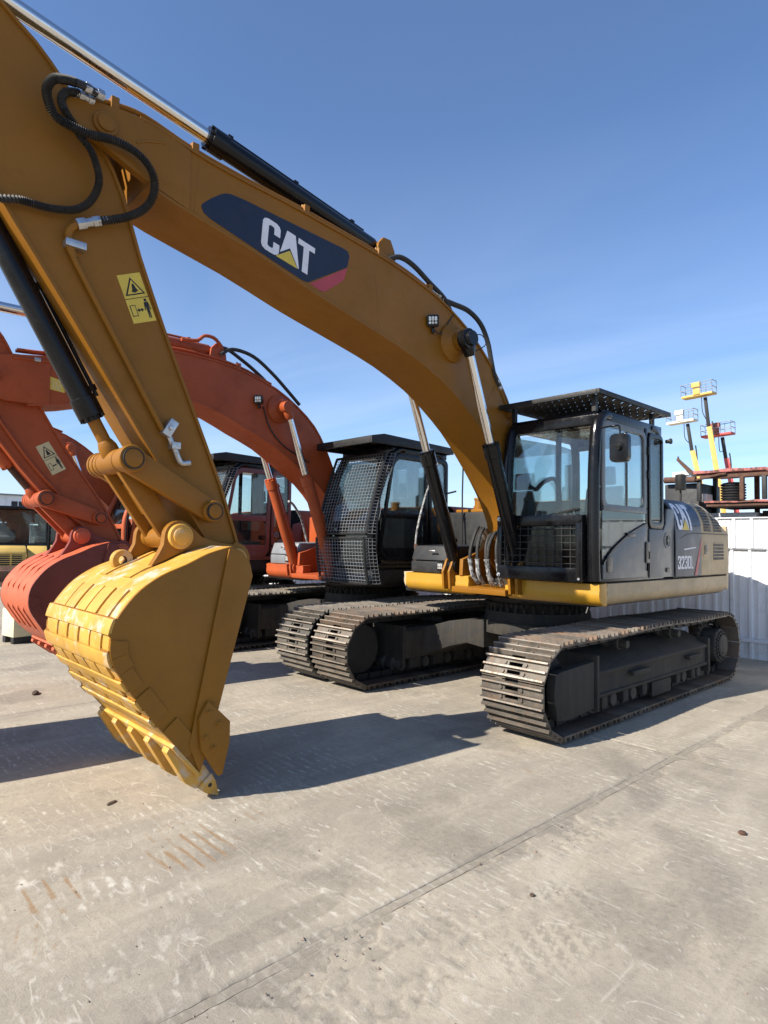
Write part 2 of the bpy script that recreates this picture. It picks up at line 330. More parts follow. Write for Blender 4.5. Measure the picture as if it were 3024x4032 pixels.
def concrete():
    m, nt, b = base('worn yard concrete')
    geo = NN(nt, 'ShaderNodeNewGeometry').outputs['Position']
    at = NN(nt, 'ShaderNodeAttribute', attribute_name='wear')
    sp = NN(nt, 'ShaderNodeSeparateXYZ', {0: at.outputs['Vector']})
    n1 = NN(nt, 'ShaderNodeTexNoise', {'Vector': geo, 'Scale': .55, 'Detail': 7., 'Roughness': .62, 'Distortion': .8}).outputs[0]
    mp = NN(nt, 'ShaderNodeMapping', {'Vector': geo, 'Rotation': (0, 0, R(-8)), 'Scale': (.5, 2.2, 1.)}).outputs[0]
    n2 = NN(nt, 'ShaderNodeTexNoise', {'Vector': mp, 'Scale': 1.6, 'Detail': 9., 'Roughness': .68, 'Distortion': .5}).outputs[0]
    n3 = NN(nt, 'ShaderNodeTexNoise', {'Vector': geo, 'Scale': 28., 'Detail': 8., 'Roughness': .75}).outputs[0]
    n4 = NN(nt, 'ShaderNodeTexNoise', {'Vector': geo, 'Scale': 150., 'Detail': 4., 'Roughness': .7}).outputs[0]
    n5 = NN(nt, 'ShaderNodeTexNoise', {'Vector': geo, 'Scale': 6.5, 'Detail': 8., 'Roughness': .7, 'Distortion': 1.2}).outputs[0]
    mul = lambda v, k: NN(nt, 'ShaderNodeMath', {0: v, 1: k}, operation='MULTIPLY').outputs[0]
    c = mixc(nt, ramp(nt, n1, .33, .68), (.345, .305, .245), (.50, .435, .335))
    c = mixc(nt, mul(ramp(nt, n2, .45, .72), .6), c, (.29, .262, .22))
    c = mixc(nt, mul(ramp(nt, n2, .47, .26), .55), c, (.58, .525, .43))
    c = mixc(nt, mul(ramp(nt, n5, .50, .72), .42), c, (.27, .245, .205))
    c = mixc(nt, mul(ramp(nt, n5, .46, .28), .30), c, (.60, .55, .46))
    c = mixc(nt, mul(ramp(nt, n3, .52, .70), .5), c, (.25, .22, .18))
    c = mixc(nt, mul(ramp(nt, n4, .55, .75), .4), c, (.60, .56, .48))
    # shoe scuffs: short light bars across the travel, only in broken patches
    def scuff(rot, seed, lo, col, amt, cc):
        mp_ = NN(nt, 'ShaderNodeMapping', {'Vector': geo, 'Rotation': (0, 0, R(rot)), 'Location': (seed, seed*.7, 0)}).outputs[0]
        wv = NN(nt, 'ShaderNodeTexWave', {'Vector': mp_, 'Scale': 4.45, 'Distortion': 2.2, 'Detail': 3., 'Detail Scale': .8, 'Detail Roughness': .6}).outputs['Fac']
        pm_ = NN(nt, 'ShaderNodeTexNoise', {'Vector': mp_, 'Scale': 1.25, 'Detail': 5., 'Roughness': .65}).outputs[0]
        st_ = NN(nt, 'ShaderNodeMapping', {'Vector': mp_, 'Scale': (9., 34., 1.)}).outputs[0]
        fb_ = NN(nt, 'ShaderNodeTexNoise', {'Vector': mp_, 'Scale': 13., 'Detail': 6., 'Roughness': .7}).outputs[0]
        f = mul(ramp(nt, wv, .72, .96), ramp(nt, pm_, lo, lo+.14)); f = NN(nt, 'ShaderNodeMath', {0: f, 1: ramp(nt, fb_, .46, .60)}, operation='MULTIPLY').outputs[0]
        return mixc(nt, mul(f, amt), cc, col)
    c = scuff(0., 3.1, .50, (.74, .69, .59), .75, c); c = scuff(14., 7.7, .53, (.70, .65, .55), .6, c); c = scuff(-22., 12.3, .54, (.24, .21, .165), .6, c); c = scuff(4., 21.9, .57, (.36, .235, .12), .55, c)
    # thin wandering scratches
    for sc_, rot_, loc_ in ((3.0, 35., 1.), (2.1, -50., 5.), (4.2, 80., 9.)):
        mp2 = NN(nt, 'ShaderNodeMapping', {'Vector': geo, 'Rotation': (0, 0, R(rot_)), 'Location': (loc_, loc_, 0), 'Scale': (1., .22, 1.)}).outputs[0]
        q_ = NN(nt, 'ShaderNodeTexNoise', {'Vector': mp2, 'Scale': sc_, 'Detail': 2.5, 'Roughness': .5}).outputs[0]
        q_ = NN(nt, 'ShaderNodeMath', {0: q_, 1: .5}, operation='SUBTRACT').outputs[0]; q_ = NN(nt, 'ShaderNodeMath', {0: q_}, operation='ABSOLUTE').outputs[0]
        f = mul(ramp(nt, q_, .0045, .0), ramp(nt, n5, .48, .58)); c = mixc(nt, mul(f, .55), c, (.72, .67, .58))
    def brk(ch, lo, hi, k):
        a = NN(nt, 'ShaderNodeMath', {0: n3, 1: .5}, operation='SUBTRACT').outputs[0]
        a = NN(nt, 'ShaderNodeMath', {0: a, 1: k}, operation='MULTIPLY').outputs[0]
        a = NN(nt, 'ShaderNodeMath', {0: a, 1: sp.outputs[ch]}, operation='ADD').outputs[0]
        return ramp(nt, a, lo, hi)
    c = mixc(nt, NN(nt, 'ShaderNodeMath', {0: brk(2, .2, .9, .8), 1: .85}, operation='MULTIPLY').outputs[0], c, (.20, .178, .145))
    c = mixc(nt, NN(nt, 'ShaderNodeMath', {0: brk(1, .12, .65, .8), 1: .8}, operation='MULTIPLY').outputs[0], c, (.33, .20, .095))
    c = mixc(nt, NN(nt, 'ShaderNodeMath', {0: brk(0, .15, .85, 1.1), 1: .72}, operation='MULTIPLY').outputs[0], c, (.74, .69, .60))
    c = NN(nt, 'ShaderNodeMixRGB', {0: 1., 1: c, 2: (.80, .795, .785, 1)}, blend_type='MULTIPLY').outputs[0]
    nt.links.new(c, b.inputs['Base Color'])
    b.inputs['Roughness'].default_value = .86; b.inputs['Specular IOR Level'].default_value = .25
    h = NN(nt, 'ShaderNodeMath', {0: n3, 1: .6}, operation='MULTIPLY').outputs[0]
    h = NN(nt, 'ShaderNodeMath', {0: n4, 1: .25, 2: h}, operation='MULTIPLY_ADD').outputs[0]
    h = NN(nt, 'ShaderNodeMath', {0: n5, 1: .7, 2: h}, operation='MULTIPLY_ADD').outputs[0]
    bp = NN(nt, 'ShaderNodeBump', {'Strength': .55, 'Distance': .012, 'Height': h}).outputs[0]
    nt.links.new(bp, b.inputs['Normal'])
    return m
MT['concrete'] = concrete()

STRIP = (2.172, 2.222)       # narrow filled strip between two saw cuts
def wear(x, y):
    """scrapes left by track shoes (they lie across the travel), rust, tyre dirt, spalled joint edge"""
    nA = vnoise(x, y, 9., 1, 4, .6); nB = vnoise(x, y, 1.3, 2, 4, .55); nC = vnoise(x, y, 3.1, 3, 4, .6); nD = vnoise(x, y, 45., 4, 2, .6)
    w = np.zeros_like(x); r = np.zeros_like(x); d = np.zeros_like(x); z = np.zeros_like(x)
    wob = .03*(vnoise(x, y, 2., 5, 2)-.5)
    nF = vnoise(x*3.2, y*.9, 11., 21, 4, .65); nG = vnoise(x, y, 16., 22, 4, .7)
    wvar = .55+.9*vnoise(x, y*.6, 14., 23, 2)
    def lines(pitch, ph, wd, tilt=0.):
        u = ((x+tilt*y+wob-ph)/pitch) % 1.0
        return 1-sstep(wd*.25*wvar, wd*wvar, np.abs(u-.5)*pitch)
    def patch(cx, cy, rx, ry, soft=.5):
        q = ((x-cx)/rx)**2+((y-cy)/ry)**2
        return 1-sstep(1-soft, 1+soft*.3, q+1.1*(nC-.5))
    # brown shoe marks in a neat row, white scraped shoe marks further on
    r = np.maximum(r, .85*lines(.071, 5.035, .012)*patch(4.86, 1.07, .29, .30)*sstep(.30, .55, nA))
    r = np.maximum(r, .7*lines(.09, 5.52, .014)*patch(5.56, 1.12, .14, .18)*sstep(.3, .5, nA))
    r = np.maximum(r, .5*lines(.071, 5.035, .010, .05)*patch(4.42, 1.05, .10, .25)*sstep(.35, .6, nA))
    for cx, cy, rx, ry, pt, wd, tl, a in ((5.38, .18, .25, .08, .066, .016, .1, 1), (5.40, 1.25, .24, .16, .066, .03, -.25, 1), (5.1, 1.5, .1, .12, .066, .014, -.2, .9),
                                          (4.72, 1.52, .12, .10, .066, .014, -.15, .9), (4.87, 1.5, .04, .09, .066, .02, 0, .9), (3.72, 1.3, .25, .25, .075, .010, -.1, .7),
                                          (3.33, 1.2, .18, .22, .08, .012, -.5, .9), (3.0, 1.0, .3, .2, .07, .010, -.3, .6), (2.6, .9, .5, .35, .07, .008, 0, .45),
                                          (5.55, .9, .12, .14, .066, .05, 0, .9), (3.6, -1.4, 1.3, .35, .068, .010, .1, .6), (2.9, -1.1, .9, .3, .068, .012, .1, .8), (2.2, .0, .7, .3, .068, .01, .2, .5),
                                          (3.85, 3.35, .35, .35, .07, .012, .9, .55), (5.4, 2.7, .4, .3, .05, .012, .6, .5), (4.2, .3, .8, .3, .068, .007, .15, .4), (1.5, 2.0, .8, .15, .06, .01, .3, .4)):
        w = np.maximum(w, a*lines(pt, cx, wd, tl)*patch(cx, cy, rx, ry)*sstep(.40, .66, nF)*(.35+.65*sstep(.35, .6, nG)))
    # solid white scrape smears
    for cx, cy, rx, ry, a in ((5.58, 1.80, .16, .05, 1.), (5.28, 1.79, .10, .05, .9), (4.90, 1.74, .15, .018, .9), (5.5, .95, .14, .09, .7), (5.75, 1.45, .16, .16, .6), (3.35, 1.12, .10, .08, .6),
                              (2.35, 2.20, .5, .05, .35), (5.0, .62, .2, .03, .4), (5.53, .45, .07, .22, .45)):
        w = np.maximum(w, .75*a*patch(cx, cy, rx*1.4, ry*1.5, 1.)*sstep(.40, .72, .6*nF+.4*nG))
    rs = np.random.RandomState(31)
    for k in range(110):
        cx = rs.uniform(1.4, 5.8); cy = rs.choice([rs.uniform(-2.2, -.8), rs.uniform(.5, 1.9), rs.uniform(2.3, 3.5)]); pt = rs.choice([.066, .07, .075])
        a_ = rs.uniform(.3, .85)*(1 if cy < 2.1 else .6); q = a_*lines(pt, rs.uniform(0, .07), rs.uniform(.006, .016), rs.uniform(-.35, .35))*patch(cx, cy, rs.uniform(.08, .4), rs.uniform(.04, .2), .9)*sstep(.42, .66, nF)
        if rs.rand() < .72: w = np.maximum(w, q)
        else: r = np.maximum(r, q*.8)
    # long thin scratches
    rs = np.random.RandomState(8)
    for k in range(70):
        x0 = rs.uniform(1.0, 5.9); y0 = rs.uniform(-1.5, 3.4); L = rs.uniform(.1, .7); an = rs.choice([0, 0, .2, -.25, 1.4, 1.7])+rs.uniform(-.15, .15)
        u = (x-x0)*math.cos(an)+(y-y0)*math.sin(an); v = -(x-x0)*math.sin(an)+(y-y0)*math.cos(an)+rs.uniform(-.25, .25)*u*u
        w = np.maximum(w, rs.uniform(.15, .42)*(1-sstep(.003, .012, np.abs(v)))*(1-sstep(L*.4, L*.5, np.abs(u)))*sstep(.3, .5, nA))
    # tyre dirt: broad darker sweeps and a faint block print
    for off, wd, a in ((0., .16, .55), (.5, .1, .3), (-.75, .12, .25)):
        v = (y-3.0)*.80-(x-3.05)*.62+.10*(x-3.05)**2+off
        d = np.maximum(d, a*(1-sstep(wd*.4, wd*1.6, np.abs(v)))*sstep(.25, .6, nB))
    bu = (x*.86-y*.5); bv = (x*.5+y*.86)
    cell = sstep(.08, .2, np.abs(((bu/.075) % 1)-.5)*.9)*sstep(.06, .16, np.abs(((bv/.055+.5*np.floor(bu/.075)) % 1)-.5))
    d = np.maximum(d, .55*cell*patch(4.05, 2.75, .55, .32, .6)*sstep(.3, .6, nC))
    d = np.maximum(d, .5*patch(4.95, 1.97, .5, .09, .6)); d = np.maximum(d, .4*patch(3.95, 2.02, .5, .06, .6)*sstep(.35, .6, nC))
    d = np.maximum(d, .55*sstep(.56, .75, nB)); d = np.maximum(d, .5*patch(4.47, 1.62, .03, .05, .4))
    # spalled joint edge: ragged, sunken, rough; both sides of the strip
    e = .012+.16*sstep(.42, .8, vnoise(x, y*0, 2.2, 12, 4, .6))+.05*(nA-.5)
    s1 = (1-sstep(e, e+.012, y-STRIP[1]))*(y > STRIP[1]-.01)
    e2 = .004+.035*sstep(.5, .8, vnoise(x, y*0, 3.5, 13, 4, .6))+.02*(nA-.5)
    s2 = (1-sstep(e2, e2+.006, STRIP[0]-y))*(y < STRIP[0]+.01)
    ex = .008+.05*sstep(.5, .8, vnoise(x*0, y, 2.5, 14, 4, .6))+.03*(nA-.5)
    s3 = 1-sstep(ex, ex+.01, np.abs(x-1.40+.04*(y-2.2)))
    s = np.maximum(np.maximum(s1, s2), s3*(y > 1.2)*.9)
    d = np.maximum(d, .55*s); w = np.maximum(w, .3*s*sstep(.5, .75, nD))
    z -= .007*s*(.6+.8*nA)
    rough = patch(4.75, 2.5, .75, .25, .8)+patch(5.3, 2.9, .6, .5, .8)+patch(3.1, 2.4, .5, .12, .8)
    z -= .0045*np.clip(rough, 0, 1)*sstep(.5, .62, vnoise(x, y, 24., 15, 3, .6)); d = np.maximum(d, .45*np.clip(rough, 0, 1)*sstep(.52, .62, vnoise(x, y, 24., 15, 3, .6)))
    z += .004*(nB-.5)+.0016*(nC-.5)
    # ridge of dried cement slurry
    rid = np.abs(y-2.02+.16*(x-4.95)-.3*(x-4.95)**2-.03*(nC-.5))
    z += .006*(1-sstep(.0, .02, rid))*patch(5.0, 2.0, .5, .12, .5)
    return w, r, d, z

ground = obj('ground', MB().box(-400, 400, -400, 400, -.5, -.0085), MT['concrete'])
ground['kind'] = 'structure'
def slab(x0, x1, y0, y1, step, jag=.004):
    nx = max(2, int((x1-x0)/step)); ny = max(2, int((y1-y0)/step))
    gx, gy = np.meshgrid(np.linspace(x0, x1, nx), np.linspace(y0, y1, ny), indexing='ij')
    rs = np.random.RandomState(int(abs(x0*31+y0*17)*10) % 9999)
    w_, r_, d_, z_ = wear(gx, gy)
    ja = lambda n: np.convolve(rs.randn(n+8), np.ones(5)/5, 'same')[4:-4]*jag*1.6
    px = gx.copy(); py = gy.copy()
    px[0] += np.abs(ja(ny)); px[-1] -= np.abs(ja(ny)); py[:, 0] += np.abs(ja(nx)); py[:, -1] -= np.abs(ja(nx))
    top = np.stack([px, py, z_], -1).reshape(-1, 3)
    idx = np.arange(nx*ny).reshape(nx, ny)
    q = np.stack([idx[:-1, :-1], idx[1:, :-1], idx[1:, 1:], idx[:-1, 1:]], -1).reshape(-1, 4)
    rim = np.concatenate([idx[:, 0], idx[-1, 1:], idx[::-1, -1][1:], idx[0, ::-1][1:-1]])
    low = top[rim].copy(); low[:, 2] = -.0080
    lo = np.arange(len(rim))+nx*ny
    sq = np.stack([rim, lo, np.roll(lo, -1), np.roll(rim, -1)], -1)
    V = np.concatenate([top, low]); F = np.concatenate([q, sq])
    me = bpy.data.meshes.new('concrete_slab')
    me.vertices.add(len(V)); me.vertices.foreach_set('co', V.astype(np.float32).ravel())
    me.loops.add(F.size); me.loops.foreach_set('vertex_index', F.astype(np.int32).ravel())
    me.polygons.add(len(F)); me.polygons.foreach_set('loop_start', (np.arange(len(F))*4).astype(np.int32))
    me.update(calc_edges=True)
    a = me.attributes.new('wear', 'FLOAT_VECTOR', 'POINT')
    A = np.zeros((len(V), 3), np.float32); A[:nx*ny, 0] = w_.ravel(); A[:nx*ny, 1] = r_.ravel(); A[:nx*ny, 2] = d_.ravel()
    a.data.foreach_set('vector', A.ravel())
    me.shade_smooth(); me.set_sharp_from_angle(angle=R(50)); me.materials.append(MT['concrete'])
    return link('concrete_slab', me, ground)
XJ = [-20.6, -15.1, -9.6, -4.1, 1.40, 6.9, 12.4, 17.9]; YJ = [-29.05, -24.6, -20.14, -15.68, -11.22, -6.76, -2.3, STRIP[0]-.0005, STRIP[1]+.0005, 6.7, 11.2]
for i in range(len(XJ)-1):
    for j in range(len(YJ)-1):
        if j == 7:
            st = .02
        else:
            near = XJ[i] in (1.40,) and j in (6, 8)
            st = .0135 if near else .024 if (XJ[i] in (-4.1, 1.40) and j in (5, 6, 8)) else .25
        slab(XJ[i]+.003, XJ[i+1]-.003, YJ[j]+.0015, YJ[j+1]-.0015, st, .0028 if st < .1 else .002)

# ------------------------------------------------------------------ excavator pieces
def track_path(xf=1.80, zc=.425, r=.36, n=400):
    """loop through shoe plate centres: bottom run, front idler, sagging top run, rear sprocket"""
    pts = []
    for k in range(60): pts.append((-xf+2*xf*k/60, zc-r))
    for k in range(40): a = -90+180*k/40; pts.append((xf+r*math.cos(R(a)), zc+r*math.sin(R(a))))
    for k in range(60):
        t = k/60; pts.append((xf-2*xf*t, zc+r+.02*math.sin(math.pi*t)-.012*math.sin(math.pi*t*2)**2))
    for k in range(40): a = 90+180*k/40; pts.append((-xf+r*math.cos(R(a)), zc+r*math.sin(R(a))))
    P = np.array(pts+[pts[0]]); L = np.r_[0, np.cumsum(np.hypot(*np.diff(P, axis=0).T))]
    return P, L
TP, TL = track_path()
def at_path(s):
    s = s % TL[-1]
    x = np.interp(s, TL, TP[:, 0]); z = np.interp(s, TL, TP[:, 1])
    x2 = np.interp((s+.02) % TL[-1], TL, TP[:, 0]); z2 = np.interp((s+.02) % TL[-1], TL, TP[:, 1])
    return x, z, math.atan2(z2-z, x2-x)
NSHOE = 49; PITCH = TL[-1]/NSHOE
def shoe_mesh(mat, name, mat2):
    """triple grouser shoe; local x = travel, y = width, -z = outwards"""
    h = PITCH/2; b = MB()
    z0, z1 = -.012, .004
    b.box(-h*.98, h*.98, -.30, -.065, z0, z1); b.box(-h*.98, h*.98, .065, .30, z0, z1)
    for a0, a1 in ((-h*.80, -h*.52), (-h*.20, h*.20), (h*.52, h*.80)):
        b.box(a0, a1, -.065, .065, z0, z1)
    for xs in (-h*.80, -h*.02, h*.78):       # three bars
        b.prism([(xs-.014, z0+.001), (xs-.007, z0-.031), (xs+.007, z0-.031), (xs+.014, z0+.001)], -.302, .302)
    for xs in (-h*.40, h*.40):
        for ys in (-.10, .10):
            b.cyl((xs, ys, z0+.002), (xs, ys, z0-.014), .017, n=6)
    me = mesh(name, b, mat); me.materials.append(mat2)
    for p in me.polygons:
        if p.center.z < z0-.016 and abs(p.center.z-(z0-.014)) > .001: p.material_index = 1
    return me
SHOES = {'a': shoe_mesh(MT['shoe'], 'track_shoe', MT['shoetip']), 'b': shoe_mesh(MT['shoe2'], 'track_shoe', MT['shoetip'])}
def roller_mesh(r, wd, name):
    b = MB(); b.turn((0, -wd, 0), (0, wd, 0), [(0, r*.62), (.02, r*.7), (wd*.45, r*.72), (wd*.5, r), (wd*.75, r), (wd*.8, r*.8), (wd*1.2, r*.8), (wd*1.25, r), (wd*1.5, r), (wd*1.55, r*.72), (2*wd-.02, r*.7), (2*wd, r*.62)], 18)
    return mesh(name, b, MT['dust'])
ROLL = roller_mesh(.095, .20, 'track_roller'); CARR = roller_mesh(.06, .17, 'carrier_roller')

def build_track(root, side, shoe, near):
    yc = side*1.19
    # track frame: box beam with sloping top; outer face is the plain vertical plate
    prof = [(-.24, .27), (.20, .27), (.215, .255), (.235, .255), (.245, .265), (.245, .29), (.225, .295), (.225, .455), (.245, .46), (.245, .485), (.235, .495), (-.02, .62), (-.20, .62), (-.24, .58)]
    fb = MB(); fb.prism([(yc+side*a*.98, z) for a, z in prof], -1.32, 1.28, 'x')
    # guard nose in front of the idler, end plate, step lugs, bottom roller guards
    fb.prism([(1.31, .19), (1.75, .17), (1.90, .19), (1.95, .40), (1.93, .55), (1.86, .575), (1.31, .60)], yc+side*.18, yc+side*.258)
    fb.box(1.25, 1.29, yc-.25*side, yc+.275*side, .16, .65)
    fb.box(-1.36, -1.30, yc-.25, yc+.25, .18, .56)
    for x0 in (.25, -1.05): fb.box(x0, x0+.36, yc+side*.24, yc+side*.285, .385, .43)
    for x0 in (-.95, -.55, -.15, .25, .65, 1.05): fb.box(x0-.05, x0+.05, yc+side*.10, yc+side*.22, .15, .275); fb.box(x0-.09, x0+.09, yc-side*.22, yc-side*.10, .15, .275)
    fb.box(-.32, .12, yc+side*.215, yc+side*.235, .11, .25)
    t = obj('track', fb, MT['dust2'], root, bev=.012)
    # chain links
    cb = MB(); 
    for k in range(NSHOE):
        x, z, a = at_path((k+.5)*PITCH)
        M = Matrix.Translation((x, 0, z)) @ Matrix.Rotation(-a, 4, 'Y')
        for yy in (-.085, .085):
            cb.box(-PITCH*.56, PITCH*.56, yc+yy-.018, yc+yy+.018, .012, .085, M)
        cb.cyl(M @ Vector((PITCH*.45, yc-.12, .05)), M @ Vector((PITCH*.45, yc+.12, .05)), .028, n=8)
    obj('track_chain', cb, MT['inner'], t)
    for k in range(NSHOE):
        x, z, a = at_path((k+.5)*PITCH)
        link('track_shoe', shoe, t, Matrix.Translation((x, yc, z)) @ Matrix.Rotation(-a, 4, 'Y'))
    for k in range(7):
        link('track_roller', ROLL, t, Matrix.Translation((-1.15+k*.40, yc, .195)))
    for x in (-.65, .55): link('carrier_roller', CARR, t, Matrix.Translation((x, yc+side*.02, .665)))
    ib = MB(); ib.turn((1.80, yc-.09, .425), (1.80, yc+.09, .425), [(0, .10), (.01, .27), (.05, .28), (.06, .25), (.12, .25), (.13, .28), (.17, .27), (.18, .10)], 28)
    obj('idler', ib, MT['inner'], t)
    sp = []
    for k in range(21):
        for q, rr in ((-.3, .235), (-.12, .285), (.12, .285), (.3, .235)):
            an = 2*math.pi*(k+q)/21; sp.append((-1.80+rr*math.cos(an), .425+rr*math.sin(an)))
    sb = MB(); sb.prism(sp, yc-.03, yc+.03)
    sb.turn((-1.80, yc, .425), (-1.80, yc+side*.3, .425), [(.0, .20), (.20, .20), (.212, .19), (.216, .15), (.216, .0)], 28)
    obj('sprocket', sb, MT['dust'], t)
    hb = MB()
    hb.turn((-1.80, yc+side*.205, .425), (-1.80, yc+side*.3, .425), [(0, .135), (.035, .135), (.045, .12), (.047, .0)], 24)
    for k in range(22):
        an = 2*math.pi*k/22; hb.cyl((-1.80+.165*math.cos(an), yc+side*.20, .425+.165*math.sin(an)), (-1.80+.165*math.cos(an), yc+side*.235, .425+.165*math.sin(an)), .014, n=6)
    obj('hub_cover', hb, MT['dust'], t)
    return t

def build_lower(root, shoe, far=False):
    for s in (1, -1): build_track(root, s, shoe, not far)
    cb = MB()
    ring = arc(0, 0, .66, 0, 360, 31)[:-1]
    cb.prism(ring, .60, .74, 'z')
    for sx in (1, -1):
        for sy in (1, -1):
            rings = []
            for t, zt, zb, hw in ((.0, .735, .42, .50), (.3, .735, .46, .40), (.6, .70, .40, .30), (.85, .64, .32, .30), (1., .62, .27, .34)):
                cx = sx*(.35+.42*t); cy = sy*(.30+.68*t)
                rings.append([(cx-hw*.55, cy, zb), (cx+hw*.55, cy, zb), (cx+hw*.55, cy, zt), (cx-hw*.55, cy, zt)])
            cb.loft(rings)
    obj('car_body', cb, MT['dust2'], root, bev=.015)
    rb = MB()
    rb.turn((0, 0, .74), (0, 0, 1.2), [(0, .62), (.11, .60), (.112, .54), (.30, .54)], 48)
    sb = obj('swing_bearing', rb, MT['dust2'], root)
    gb = MB()
    n = 60; tp = []
    for k in range(n):
        for q, rr in ((-.3, .575), (-.12, .61), (.12, .61), (.3, .575)):
            an = 2*math.pi*(k+q)/n; tp.append((rr*math.cos(an), rr*math.sin(an)))
    gb.prism(tp, .905, .945, 'z'); gb.turn((0, 0, .965), (0, 0, 1.2), [(0, .58), (.0, .60), (.045, .60), (.05, .5)], 40)
    obj('ring_gear', gb, MT['dust2'], sb)
    for k in range(36):
        an = 2*math.pi*k/36
        link('bearing_bolt', BOLT, sb, Matrix.Translation((.575*math.cos(an), .575*math.sin(an), .855)))
BOLT = mesh('bearing_bolt', MB().cyl((0, 0, -.01), (0, 0, .05), .020, n=6), MT['dust2'])

def plate_text(name, txt, mat, parent, org, ux, uz, size, y, side=1, bold=.0, extrude=.0015):
    """flat lettering lying on a face of constant y"""
    cu = bpy.data.curves.new('t', 'FONT'); cu.body = txt; cu.size = 1; cu.extrude = 0; cu.offset = bold; cu.space_character = 1.0+bold*5
    o = bpy.data.objects.new('t', cu); COL.objects.link(o)
    dg = bpy.context.evaluated_depsgraph_get()
    me = bpy.data.meshes.new_from_object(o.evaluated_get(dg)); bpy.data.objects.remove(o)
    ux = Vector((ux[0], 0, ux[1])); uz = Vector((uz[0], 0, uz[1]))
    for v in me.vertices:
        q = Vector((org[0], y, org[1]))+ux*(v.co.x*size)+uz*(v.co.y*size); v.co = q
    me.name = name; me.materials.clear(); me.materials.append(mat)
    return link(name, me, parent)
def flat(name, poly, y, mat, parent, th=.003, bev=0):
    return obj(name, MB().prism(poly, y, y+th), mat, parent, bev=bev)
LOGO = dict(
    letter_c=smooth2([], 1) if False else [(.13, 0), (.37, 0), (.46, .05), (.50, .14), (.50, .38), (.33, .38), (.33, .20), (.29, .16), (.21, .16), (.17, .20), (.17, .80), (.21, .84), (.29, .84), (.33, .80), (.33, .62), (.50, .62), (.50, .86), (.46, .95), (.37, 1), (.13, 1), (.04, .95), (0, .86), (0, .14), (.04, .05)],
    letter_a=[(.53, .20), (.68, 1), (.93, 1), (1.10, .02), (1.07, .02), (.80, .50)],
    letter_t=[(1.19, 0), (1.36, 0), (1.36, .82), (1.53, .82), (1.53, 1), (1.02, 1), (1.02, .82), (1.19, .82)],
    triangle=[(.42, 0), (.80, .42), (1.06, 0)])
def logo(parent, org, u, v, y, tri):
    for k, poly in LOGO.items():
        flat(k, [(org[0]+u[0]*a+v[0]*b, org[1]+u[1]*a+v[1]*b) for a, b in poly], y, tri if k == 'triangle' else MT['white'], parent, .002)

def cylinder(root, name, p0, p1, frac, rb, rr, mat, rodmat=None, eye=.07, eyew=.06, eyemat=None):
    """hydraulic cylinder: barrel from p0 over frac of the length, chromed rod to p1"""
    p0 = Vector(p0); p1 = Vector(p1); L = (p1-p0).length; d = (p1-p0)/L
    b = MB(); Lb = L*frac
    b.turn(p0, p1, [(eye*.6, rb*.7), (eye*1.2, rb), (Lb-.16, rb), (Lb-.155, rb*1.16), (Lb-.03, rb*1.16), (Lb-.025, rb*.95), (Lb, rb*.95), (Lb, rr*1.1)], 24)
    for k in range(8):
        an = 2*math.pi*k/8; a = d.orthogonal().normalized(); c = a.cross(d)
        q = p0+d*(Lb-.035)+(a*math.cos(an)+c*math.sin(an))*rb*1.02; b.cyl(q, q+d*.03, .011, n=6)
    b.cyl(p0+Vector((0, -eyew, 0)), p0+Vector((0, eyew, 0)), eye, n=18)
    # feed pipe clipped along the barrel
    up = Vector((0, 0, 1)); side = (up-d*up.dot(d)).normalized()
    b.tube([p0+d*(Lb*.12)+side*(rb+.02), p0+d*(Lb*.5)+side*(rb+.022), p0+d*(Lb*.93)+side*(rb+.022)], .014, 8, 3)
    for t in (.2, .55, .9): b.box(-.02, .02, -.02, .02, -.01, .04, Matrix.Translation(p0+d*(Lb*t)+side*rb) @ d.to_track_quat('X', 'Z').to_matrix().to_4x4())
    c = obj(name, b, mat, root)
    r = MB(); r.cyl(p0+d*(Lb-.06), p1-d*eye*.7, rr, n=20)
    obj('rod', r, rodmat or MT['chrome'], c)
    e = MB(); e.cyl(p1+Vector((0, -eyew, 0)), p1+Vector((0, eyew, 0)), eye, n=20); e.turn(p1-d*(eye+.08), p1, [(0, rr*1.05), (eye*.6, rr*1.45), (eye+.04, rr*1.5)], 16)
    obj('rod_eye', e, eyemat or mat, c, bev=.006)
    return c

def hose(name, pts, r, parent, mat=None, coil=0):
    b = MB()
    if coil:      # spiral guard: ridged surface
        P = smooth(pts, 14); b.tube(P, r, 12, 1, rfun=lambda i, n: r*(1.04 if i % 2 else .66))
    else:
        b.tube(pts, r, 8, 5)
    return obj(name, b, mat or MT['rubber'], parent)
def boss(parent, name, x, z, y0, y1, r, mat, cap=None):
    b = MB(); s = 1 if y1 > y0 else -1; L = abs(y1-y0)
    b.turn((x, y0, z), (x, y1, z), [(0, r), (L*.8, r), (L, r*.93)], 28)
    b.turn((x, y1, z), (x, y1+s*.1, z), [(0, r*.70), (.012, r*.70), (.016, r*.62)], 24)
    return obj(name, b, mat, parent)

